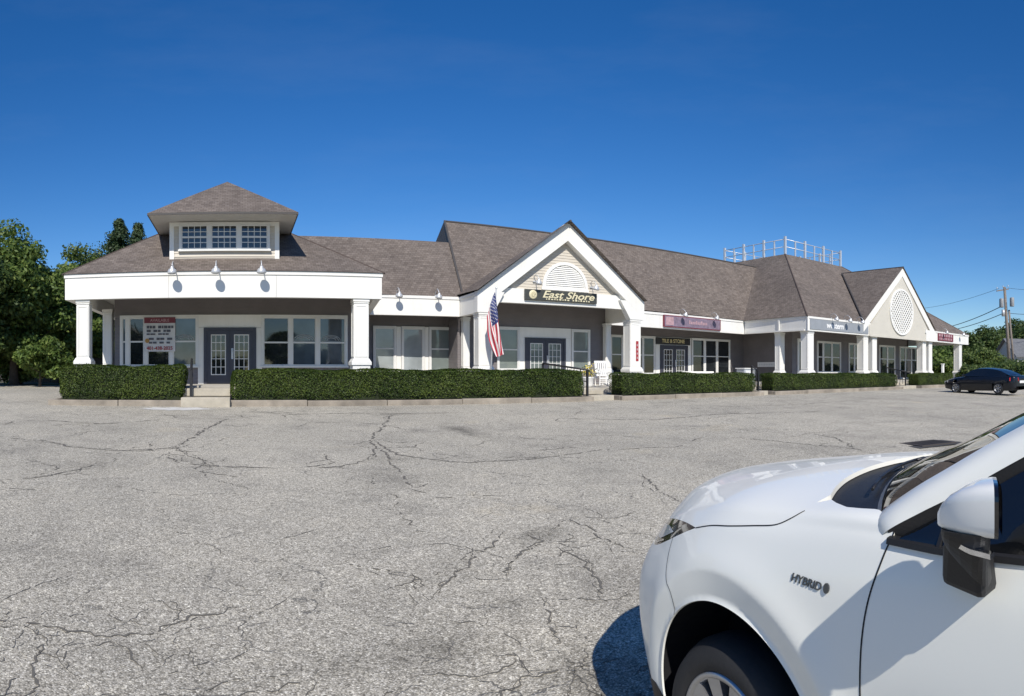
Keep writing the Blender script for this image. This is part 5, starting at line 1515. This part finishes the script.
# bumper seam, arch
def arc_pts(a0, a1, n):
    out = []
    for k in range(n+1):
        a = a0+(a1-a0)*k/n; x, z = AX+cos(a), AZ+sin(a); r_ = float(arch_r(np.array([x]),np.array([z]))[0]); out.append((AX+r_*cos(a), AZ+r_*sin(a)))
    return out
sm_a = R(52)
ap_f, ap_r = arc_pts(sm_a, R(196), 60), arc_pts(R(-18), sm_a, 40)
kk = min(range(len(hl_bot)), key=lambda q: abs(hl_bot[q][0]-9.6)); seam_top = hl_bot[kk]
P0 = S(*seam_top)[0]
seam = inv(smoothline([(P0[0],P0[2]),(.285,.86),(.235,.79),ap_f[0]],8),'xz'); seam[0] = seam_top
arch_f, arch_b = inv(ap_f,'xz'), inv(ap_r,'xz')
SILL = .30
cutl = smoothline([(-.653,SILL),(-.652,.6),(-.653,.80),(-.660,.92),(-.676,1.01),(-.700,1.095),(-.717,1.152)],8)
cut = inv(cutl,'xz')
topedge = inv([(-.717,1.152),(-.722,1.170),(-.722,1.19)],'xz')
apb = inv([(-.705,.845),(-.66,.815),(-.625,.79)],'xy')
cowl_side = inv([(-.605,.786),(-.56,.788),(-.497,.782),(-.426,.746),(-.385,.718),(-.347,.70)],'xy')
hr_cut = [p for p in hoodrear if True]
hoodrear_out = hoodrear[:7]     # from crest to the cowl corner
fend = hoodside[::-1]
sill_f = inv(dens([ap_f[-1],(-.52,SILL),(-.653,SILL)],5),'xz')
fender_poly = (hl_bot[kk:][::-1][::1])   # tip -> seam start (reversed below)
fender_poly = hl_bot[kk:]                # seam start ... tip
fender_poly = fender_poly + hoodside[1:] + hoodrear_out[1:] + cowl_side[::-1][1:] + apb[::-1] + topedge[::-1] + cut[::-1][1:] + sill_f[::-1][1:] + arch_f[::-1][1:] + seam[::-1][1:]
panel('front_fender', fender_poly, M['car_white'], suv, .035, .07, lip=.008)
vlow = inv([(ap_r[0][0]+.012, .33)],'xz')[0]
bump_poly = seam+arch_b[::-1][1:]+[(vlow[0]+.12,vlow[1])]+[(s_,1.0) for s_ in np.arange(vlow[0]+.3,14,.2)]+[(14,1.0)]+[(14,v_) for v_ in np.arange(1.2,6.1,.2)]+[(14,6.2)]+dens(front,6)[::-1][1:]+dens([hl_top[-1],hl_bot[0]],4)[1:]+hl_bot[1:kk]
panel('front_bumper', bump_poly, M['car_white'], suv, .07, .12, lip=.008)
spoil = [(vlow[0]+.01,vlow[1])]+[(vlow[0]+.12,vlow[1])]+[(s_,1.0) for s_ in np.arange(vlow[0]+.3,14,.25)]+[(14,1.0),(14,0.),(13,0.),(12,0.),(11,0.),(10.1,0.),(vlow[0]-.05,.3)]
panel('bumper_skirt', spoil, M['plastic'], suv, .1, .12, off=.003)
grl = [(12.5,2.2)]+[(s_,2.2) for s_ in (13,13.5)]+[(14,2.2),(14,3),(14,4),(14,4.9),(13.5,4.9),(13,4.9),(12.5,4.5),(12.2,3.2)]
panel('grille', grl, M['plastic'], suv, .08, .1, off=.006)
# doors
BELT = 1.149
front_door = cut+inv(dens([(-.717,1.152),(-.87,1.147),(-1.1,BELT),(-1.75,BELT+.01)],6),'xz')[1:]+inv(dens([(-1.75,BELT+.01),(-1.75,.7),(-1.72,SILL)],6),'xz')[1:]+inv(dens([(-1.72,SILL),(-.653,SILL)],8),'xz')[1:]
panel('front_door', front_door, M['car_white'], suv, .05, .11)
RAX, RAZ, RAR = -2.72, .36, .44
rarc = [(RAX+RAR*cos(R(a)), RAZ+RAR*sin(R(a))) for a in range(-8,189,6)]
rear_door = inv(dens([(-1.75,BELT+.01),(-1.75,.7),(-1.72,SILL)],6),'xz')[::-1]+inv(dens([(-1.75,BELT+.01),(-2.75,BELT+.03),(-2.62,.84)],6),'xz')[1:]
ra_a = [p for p in rarc if p[0] > -2.62]
rear_door = rear_door+inv([p for p in ra_a[::-1]]+[(-2.28,SILL),(-1.9,SILL)],'xz')
panel('rear_door', rear_door, M['car_white'], suv, .08, .13)
ra_b = [p for p in rarc if p[0] <= -2.62]
quarter = inv(dens([(-2.62,.84),(-2.75,BELT+.03),(-3.3,BELT+.03)],5),'xz')+[(0.3,6.6),(0,6.6),(0,5),(0,4),(0,3),(0,2),(0,1.2),(.3,.9)]+inv([(-3.25,SILL)],'xz')+inv(ra_b[::-1],'xz')
panel('rear_quarter', quarter, M['car_white'], suv, .1, .15)
# joints
m = MB(); ribbon(m, hoodside, .0045); ribbon(m, seam, .0030); ribbon(m, cut, .0055); ribbon(m, topedge, .005)
ribbon(m, inv(dens([(-1.75,BELT+.01),(-1.75,.7),(-1.72,SILL)],8),'xz'), .005)
obj('shut_line', m, M['gap'], suv, local=True, merge=False)
# dark inside behind the joints, arch liner, floor
m = MB(); m.prism([(-3.6,-.70),(.45,-.55),(.45,.55),(-3.6,.70)], .22, .42); obj('underbody', m, M['liner'], suv, local=True)
for s_ in (1,-1):
    for cx_, cz_, rr_ in ((AX+.005,AZ,.50),(RAX,RAZ,.47)):
        m = MB(); n = 36; ring = []
        for k in range(n+1):
            a = R(-25)+R(230)*k/n; r_ = rr_ if cx_ < -1 else (.435+.075*min(1,max(0,a/(pi/2))))
            ring.append(((cx_+r_*cos(a), s_*.84, max(.14,cz_+r_*sin(a))),(cx_+r_*cos(a), s_*.48, max(.14,cz_+r_*sin(a)))))
        for k in range(n): m.face([ring[k][0],ring[k+1][0],ring[k+1][1],ring[k][1]], None, True)
        m.face([p[1] for p in ring]); obj('wheel_arch_liner', m, M['liner'], suv, local=True, merge=False)
    wheel(suv, -.020, s_*.768, .333, .225, s_, rimr=.226, spokes=10)
    wheel(suv, RAX, s_*.775, .333, .225, s_, rimr=.226, spokes=10)
# lamp internals seen through the clear outer part of the headlight
def patch(name, sv_poly, mat, off, ds=.08, dv=.1): return panel(name, sv_poly, mat, HLP, ds, dv, off=off, lip=.0, mirror=True)
HLP = [o_ for o_ in bpy.data.objects if o_.parent == suv and o_.name.startswith('headlight')][0]
patch('lamp_lens', [(9.75,5.45),(10.2,5.80),(10.7,5.98),(11.5,5.95),(11.5,5.5),(10.9,5.2),(10.4,5.12)], M['lampglass'], .001)
patch('lamp_strip', [(10.1,5.02),(10.5,4.86),(10.9,4.9),(11.5,5.2),(11.5,5.28),(10.9,4.98),(10.5,4.94),(10.15,5.08)], M['chrome'], .001)
# ---- roof pillars, glass
lowr_all = smoothline([(-.655,.838,1.125),(-.702,.866,1.176),(-.80,.842,1.236),(-.903,.813,1.293),(-1.069,.765,1.393),(-1.35,.70,1.545),(-1.7,.655,1.650),(-2.3,.63,1.685),(-3.0,.64,1.61),(-3.55,.68,1.42)],6)
uppr_all = smoothline([(-.570,.765,1.150),(-.632,.780,1.211),(-.73,.775,1.282),(-.83,.755,1.345),(-1.02,.695,1.462),(-1.30,.625,1.605),(-1.65,.575,1.695),(-2.3,.56,1.728),(-3.0,.57,1.655),(-3.5,.60,1.47)],6)
lowr, uppr = lowr_all[6:], uppr_all[6:]
for s_ in (1,-1):
    m = MB(); G = []
    for a, b in zip(lowr_all, uppr_all):
        a, b = Vector(a), Vector(b); rw = []
        for k in range(7):
            t = k/6; p = a+(b-a)*t; p = p+Vector((0,.020*sin(pi*t),.012*sin(pi*t))); rw.append((p.x,s_*p.y,p.z))
        G.append(rw)
    m.grid(G if s_ < 0 else [r_[::-1] for r_ in G]); obj('roof_pillar', m, M['car_white'], suv, local=True)
    # black trim along the pillar's underside, belt moulding, window glass
    gl_top = [Vector(p)+Vector((-.012,-.010,-.030)) for p in lowr]
    def belt(x): return Vector((x, .870, 1.156+.003*max(0,-x-1)))
    m = MB(); 
    for i in range(len(lowr)-1):
        a, b, c_, d_ = Vector(lowr[i]), Vector(lowr[i+1]), gl_top[i+1], gl_top[i]
        f = [(p.x,s_*(p.y-.004),p.z) for p in (a,b,c_,d_)]; m.face(f if s_ < 0 else f[::-1], None, True)
    bl = [(-.712,.884,1.150),(-.87,.889,1.146),(-1.1,.889,1.149),(-1.75,.887,1.158),(-2.75,.88,1.18),(-3.3,.85,1.2)]
    for a, b in zip(bl, bl[1:]):
        m.hexa([(a[0],s_*a[1],a[2]-.004),(b[0],s_*b[1],b[2]-.004),(b[0],s_*(b[1]-.03),b[2]-.004),(a[0],s_*(a[1]-.03),a[2]-.004),(a[0],s_*(a[1]-.004),a[2]+.012),(b[0],s_*(b[1]-.004),b[2]+.012),(b[0],s_*(b[1]-.03),b[2]+.016),(a[0],s_*(a[1]-.03),a[2]+.016)])
    for xa, w_ in ((-.872,.011),(-1.75,.07)):
        # uprights from belt to the pillar
        j = min(range(len(lowr)), key=lambda q: abs(lowr[q][0]-xa)); tp_ = gl_top[j]; b_ = belt(xa)
        m.bar((xa, s_*(b_.y+.004), b_.z), (tp_.x, s_*(tp_.y+.004), tp_.z), w_, .012)
    obj('window_trim', m, M['plastic'], suv, local=True, merge=False)
    m = MB(); G = []
    for i, p in enumerate(gl_top):
        x = p.x; b_ = belt(min(x,-.74)); G.append([(b_.x if i else -.74, s_*b_.y, b_.z), tuple(((b_+p)/2+Vector((0,.012,0)))*Vector((1,1,1)) if 0 else ((b_.x+p.x)/2, s_*((b_.y+p.y)/2+.012), (b_.z+p.z)/2)), (p.x, s_*p.y, p.z)])
    m.grid(G if s_ < 0 else [r_[::-1] for r_ in G]); obj('side_window', m, M['carglass'], suv, local=True)
    # sill cladding
    m = MB(); m.hexa([(-2.3,s_*.89,.16),(-.47,s_*.89,.16),(-.47,s_*.925,.315),(-2.3,s_*.925,.315),(-2.3,s_*.7,.16),(-.47,s_*.7,.16),(-.47,s_*.7,.315),(-2.3,s_*.7,.315)]); obj('sill_cladding', m, M['plastic'], suv, local=True)
# roof skin
m = MB(); ri = [i for i,p in enumerate(uppr) if p[0] < -1.29]; G = []
for i in ri:
    p = uppr[i]; G.append([(p[0]-.06*math.cos(k/12*pi)**2*0+ (.07*(1-(2*k/12-1)**2) if i == ri[0] else .0), p[1]*(1-2*k/12), p[2]+.035*(1-(2*k/12-1)**2)) for k in range(13)])
m.grid(G); obj('roof', m, M['car_white'], suv, local=True)
# windscreen between the pillars, bowed forward
wi = [i for i,p in enumerate(uppr) if p[0] >= -1.32]; G = []
def wsrow(p, tt, n=18):
    bow = .26-.17*tt; r_ = []
    for k in range(n+1):
        q = 2*k/n-1; r_.append((p[0]+.01+bow*(1-q*q), p[1]*(-q)*.995, p[2]-.006+.055*(1-q*q)*(1-.4*tt)))
    return r_
for n_, i in enumerate(wi): G.append(wsrow(uppr[i], n_/(len(wi)-1)))
m = MB(); m.grid([r_[::-1] for r_ in G]); obj('windscreen', m, M['ws_glass'], suv, local=True)
# base moulding of the glass and cowl panel below it
b0 = G[0]; b1 = [(a[0]+.016,a[1],a[2]-.012) for a in b0]
m = MB()
for k in range(len(b0)-1): m.face([b0[k],b0[k+1],b1[k+1],b1[k]][::-1], None, True)
up = [tuple(Vector(a)+(Vector(c)-Vector(a))*.22+Vector((0,0,.0045))) for a, c in zip(G[0], G[2])]; up0 = [tuple(Vector(a)+Vector((0,0,.0035))) for a in b0]
obj('glass_moulding', m, M['greytrim'], suv, local=True)
hr = S([p[0] for p in hoodrear],[p[1] for p in hoodrear])
full = [tuple(p) for p in hr[7:]]; left = [(-.605,.784,1.205),(-.497,.780,1.20),(-.426,.744,1.198)]
hedge_line = [Vector(p)+Vector((.01,0,-.020)) for p in left+full]
hl_full = hedge_line+[Vector((p.x,-p.y,p.z)) for p in hedge_line[::-1][1:]]
def resamp(L, n):
    L = [Vector(p) for p in L]; d = [0]
    for a, b in zip(L, L[1:]): d.append(d[-1]+(b-a).length)
    out = []
    for k in range(n+1):
        t = d[-1]*k/n; j = max(i for i in range(len(d)) if d[i] <= t+1e-9); j = min(j, len(L)-2); f = (t-d[j])/(d[j+1]-d[j]+1e-9); out.append(L[j]+(L[j+1]-L[j])*f)
    return out
ha, hb = resamp(hl_full, 40), resamp(b1, 40); G2 = []
for a, b in zip(ha, hb):
    G2.append([tuple(a+(b-a)*t+Vector((0,0,-.018*sin(pi*t)))) for t in (0,.15,.4,.7,1)])
m = MB(); m.grid(G2); obj('cowl_panel', m, M['plastic'], suv, local=True)
# wipers
for y0_, y1_, yp in ((.60,-.02,.05),(.06,-.58,-.50)):
    m = MB(); P = []
    for k in range(9):
        y = y0_+(y1_-y0_)*k/8; q = y/.775; xw = -.640+.01+.26*(1-q*q)+.06; zw = 1.203+.040*(1-q*q)
        P.append((xw+.01*k/8, y, zw+.008))
    m.tube(P, .006, 6); m.bar(P[2], (P[6][0]+.08,yp,1.212), .012); m.lathe([(0,.015),(.015,.01),(.018,-.02)],10,Matrix.Translation((P[6][0]+.08,yp,1.21)))
    obj('wiper', m, M['black'], suv, local=True)
# ---- door mirrors
def rrect(n, w, h, r):
    out = []
    for k in range(n):
        a = 2*pi*k/n; c_, s2 = cos(a), sin(a); p = 4.2
        out.append((w/2*math.copysign(abs(c_)**(2/p),c_), h/2*math.copysign(abs(s2)**(2/p),s2)))
    return out
for s_ in (1,-1):
    m = MB(); secs = []
    # u runs from the nose (front) to the glass face (rear)
    for u, kw, kh in ((0,.06,.05),(.02,.26,.19),(.06,.44,.33),(.14,.60,.50),(.28,.77,.69),(.5,.91,.86),(.75,.98,.96),(1,1,1)):
        ring = []
        for (a, b) in rrect(32, .150*kw, .122*kh, .03):
            yy = 1.025+a+.014*(1-kw); zz = 1.254+.012*(1-u)**3+b+.061*kh
            xr = -1.058-.5*(yy-.945)
            xx = -.968+(xr+.968)*u
            if b < 0: zz += .018*(1-u)*0
            ring.append((xx, s_*yy, zz+.12*(yy-1.055)*u*.0))
        secs.append(ring)
    for i in range(len(secs)-1):
        for k in range(32):
            k2 = (k+1)%32; f = [secs[i][k],secs[i][k2],secs[i+1][k2],secs[i+1][k]]; m.face(f if s_ > 0 else f[::-1], None, True)
    cap = obj('wing_mirror', m, M['silver'], suv, local=True)
    m = MB(); m.face(secs[-1] if s_ > 0 else secs[-1][::-1]); r2 = [(x-.010,y,z) for x,y,z in secs[-1]]
    for k in range(32): k2 = (k+1)%32; m.face([secs[-1][k],secs[-1][k2],r2[k2],r2[k]])
    obj('mirror_rim', m, M['gloss_black'], cap, local=True)
    m = MB(); m.face([(-1.062-.5*(y-.945)-.012, s_*(1.025+(y-1.025)*.92), 1.315+(z-1.315)*.92) for x,y,z in [(p[0],abs(p[1]),p[2]) for p in secs[-1]]]); obj('mirror_glass', m, M['chrome'], cap, local=True)
    # black lower shell sweeping down to the foot on the door
    m = MB(); G = []
    for t in (0,.12,.3,.5,.7,.85,1):
        z = 1.264; y1m = 1.094-.05*t**1.6; y0m = .957-.05*t; xf = -.984+.02*t; xb = -1.056-.004*t**2
        rr2 = []
        for k in range(24):
            a = 2*pi*k/24; c_, s2 = cos(a), sin(a); p = 3.2
            U = .5+.5*math.copysign(abs(c_)**(2/p),c_); W_ = .5+.5*math.copysign(abs(s2)**(2/p),s2)
            y = y0m+(y1m-y0m)*W_; xbk = xb-.48*(y-.945)*(1-t*.35)
            rr2.append((xf+(xbk-xf)*U, s_*y, z-(.035+.105*U)*t))
        G.append(rr2)
    for i in range(len(G)-1):
        for k in range(24): k2 = (k+1)%24; m.face([G[i][k],G[i+1][k],G[i+1][k2],G[i][k2]], None, True)
    m.face(G[-1]); m.face(G[0][::-1]); obj('mirror_base', m, M['plastic'], cap, local=True, merge=False)
    m = MB()
    m.hexa([(-.905,s_*.885,1.105),(-1.055,s_*.885,1.080),(-1.055,s_*.985,1.078),(-.930,s_*.965,1.096),(-.900,s_*.885,1.17),(-1.04,s_*.885,1.17),(-1.055,s_*1.01,1.20),(-.955,s_*1.0,1.225)])
    obj('mirror_foot', m, M['plastic'], cap, local=True, bevel=.018)
    m = MB(); L = []
    for k in range(9):
        t = k/8; y = 1.145+.026*t; L.append((-1.0-.125*t, s_*(1.060+.038*min(1,t*1.7)), 1.238-.014*t))
    for a, b in zip(L, L[1:]): m.hexa([(a[0],a[1],a[2]-.006),(b[0],b[1],b[2]-.006),(b[0],b[1]-s_*.02,b[2]-.006),(a[0],a[1]-s_*.02,a[2]-.006),(a[0],a[1]+s_*.002,a[2]+.006),(b[0],b[1]+s_*.002,b[2]+.006),(b[0],b[1]-s_*.02,b[2]+.006),(a[0],a[1]-s_*.02,a[2]+.006)])
    obj('turn_signal', m, M['chrome'], cap, local=True)
# ---- HYBRID badge on the flank: front to rear
pb_ = SF(*inv([(-.452,.992)],'xz')[0])[0]
def badge(body, x, size):
    q = inv([(x,.9915)],'xz')[0]; p = SF(*q)[0]; n_ = normals([q[0]],[q[1]])[0]; n_ = n_ if n_[1] > 0 else -n_
    nv_ = Vector(n_); xa = Vector((-1,0,-.045)); xa = (xa-nv_*xa.dot(nv_)).normalized(); ya = nv_.cross(xa)
    Mx = Matrix((xa,ya,nv_)).transposed().to_4x4(); Mx.translation = Vector(p)+nv_*.0015
    return Mx
Mx = badge('HYBRID', -.44, .03)
tx = text('HYBRID', .034, (0,0,0), M['badge'], suv, rot=(0,0,0), ext=.0022, name='hybrid_badge', sx=1.0, shear=.15, bold=.0003)
tx.matrix_local = Mx @ Matrix.Diagonal((1.03,1,1,1)); 
Mx = badge('', -.522, .03); m = MB()
for k in range(16):
    a, b = 2*pi*k/16, 2*pi*(k+1)/16
    m.face([Mx @ Vector((0,0,.004)), Mx @ Vector((.0105*cos(a),.015*sin(a),.004)), Mx @ Vector((.0105*cos(b),.015*sin(b),.004))]); m.face([Mx @ Vector((.0105*cos(a),.015*sin(a),.004)), Mx @ Vector((.0105*cos(a),.015*sin(a),-.001)), Mx @ Vector((.0105*cos(b),.015*sin(b),-.001)), Mx @ Vector((.0105*cos(b),.015*sin(b),.004))])
obj('badge_emblem', m, M['badge'], suv, local=True)
# door handles
for s_ in (1,-1):
    for xx in (-1.52,-2.42):
        m = MB(); m.tube([(xx,s_*.915,.985),(xx-.02,s_*.95,.985),(xx-.17,s_*.95,.99),(xx-.19,s_*.915,.99)], .013, 8); obj('door_handle', m, M['car_white'], suv, local=True)
# tailgate
m = MB(); tg = S([0]*14, np.linspace(.8,7.2,14)); q = [tuple(p) for p in tg]; m.face(q+[(x,-y,z) for x,y,z in q[::-1]]); obj('tailgate', m, M['car_white'], suv, local=True)
m = MB(); a = uppr[-1]; m.face([(-3.83,.70,1.2),(-3.83,-.70,1.2),(a[0]-.02,-a[1]-.05,a[2]),(a[0]-.02,a[1]+.05,a[2])]); obj('rear_window', m, M['carglass'], suv, local=True)
# ================================================================= light, sky, camera
SUN_EL, SUN_AZ = R(41.4), R(17)     # sun behind the camera, a little to the left
dirv = Vector((sin(SUN_AZ)*cos(SUN_EL), cos(SUN_AZ)*cos(SUN_EL), -sin(SUN_EL)))
sl = bpy.data.lights.new('sun', 'SUN'); sl.energy = 4.9; sl.angle = R(.53); sl.color = (1,.945,.86)
so = link(bpy.data.objects.new('sun', sl)); so.rotation_euler = dirv.to_track_quat('-Z','Y').to_euler(); so.location = (-10,-40,40)
w = bpy.data.worlds.new('World'); scene.world = w; w.use_nodes = True
nt = w.node_tree; bg = nt.nodes['Background']
sky = nt.nodes.new('ShaderNodeTexSky'); sky.sky_type = 'NISHITA'; sky.sun_disc = False
sky.sun_elevation = SUN_EL; sky.sun_rotation = pi+SUN_AZ; sky.altitude = 300; sky.air_density = 1.0; sky.dust_density = .25; sky.ozone_density = 4.5
hs = nt.nodes.new('ShaderNodeHueSaturation'); hs.inputs['Saturation'].default_value = 1.31; hs.inputs['Hue'].default_value = .508
nt.links.new(sky.outputs[0], hs.inputs['Color']); # a trace of high cirrus
tc = nt.nodes.new('ShaderNodeTexCoord'); mp = nt.nodes.new('ShaderNodeMapping'); mp.inputs['Scale'].default_value = (1.2,1.2,5.5); mp.inputs['Rotation'].default_value = (.15,.2,0)
nt.links.new(tc.outputs['Generated'], mp.inputs['Vector']); nz = noise(nt, mp.outputs[0], 2.6, 8, .62); rz = ramp(nt, nz.outputs['Fac'], [(.50,(0,0,0)),(.85,(.03,.03,.03))])
cm = mixc(nt, rz.outputs['Color'], hs.outputs[0], (5.5,6.0,6.6)); nt.links.new(cm, bg.inputs['Color']); bg.inputs['Strength'].default_value = .118
scene.view_settings.view_transform = 'Standard'; scene.view_settings.look = 'None'
scene.view_settings.exposure = 0.0; scene.view_settings.gamma = 1.0
cam = bpy.data.cameras.new('camera'); co = link(bpy.data.objects.new('camera', cam))
cam.type = 'PANO'; cam.panorama_type = 'CENTRAL_CYLINDRICAL'
FPX = 633.
cam.central_cylindrical_radius = 1.0
half = 512/FPX
cam.central_cylindrical_range_u_min = -half; cam.central_cylindrical_range_u_max = half
cam.central_cylindrical_range_v_min = -(696-372)/FPX; cam.central_cylindrical_range_v_max = 372/FPX
co.location = (0,0,E); co.rotation_euler = (R(90),0,-(512-240)/FPX)
cam.clip_start = .05; cam.clip_end = 2000
scene.camera = co
scene.render.engine = 'CYCLES'; scene.cycles.max_bounces = 6; scene.cycles.use_denoising = True
scene.cycles.diffuse_bounces = 3; scene.cycles.glossy_bounces = 3; scene.cycles.transmission_bounces = 2; scene.cycles.transparent_max_bounces = 4
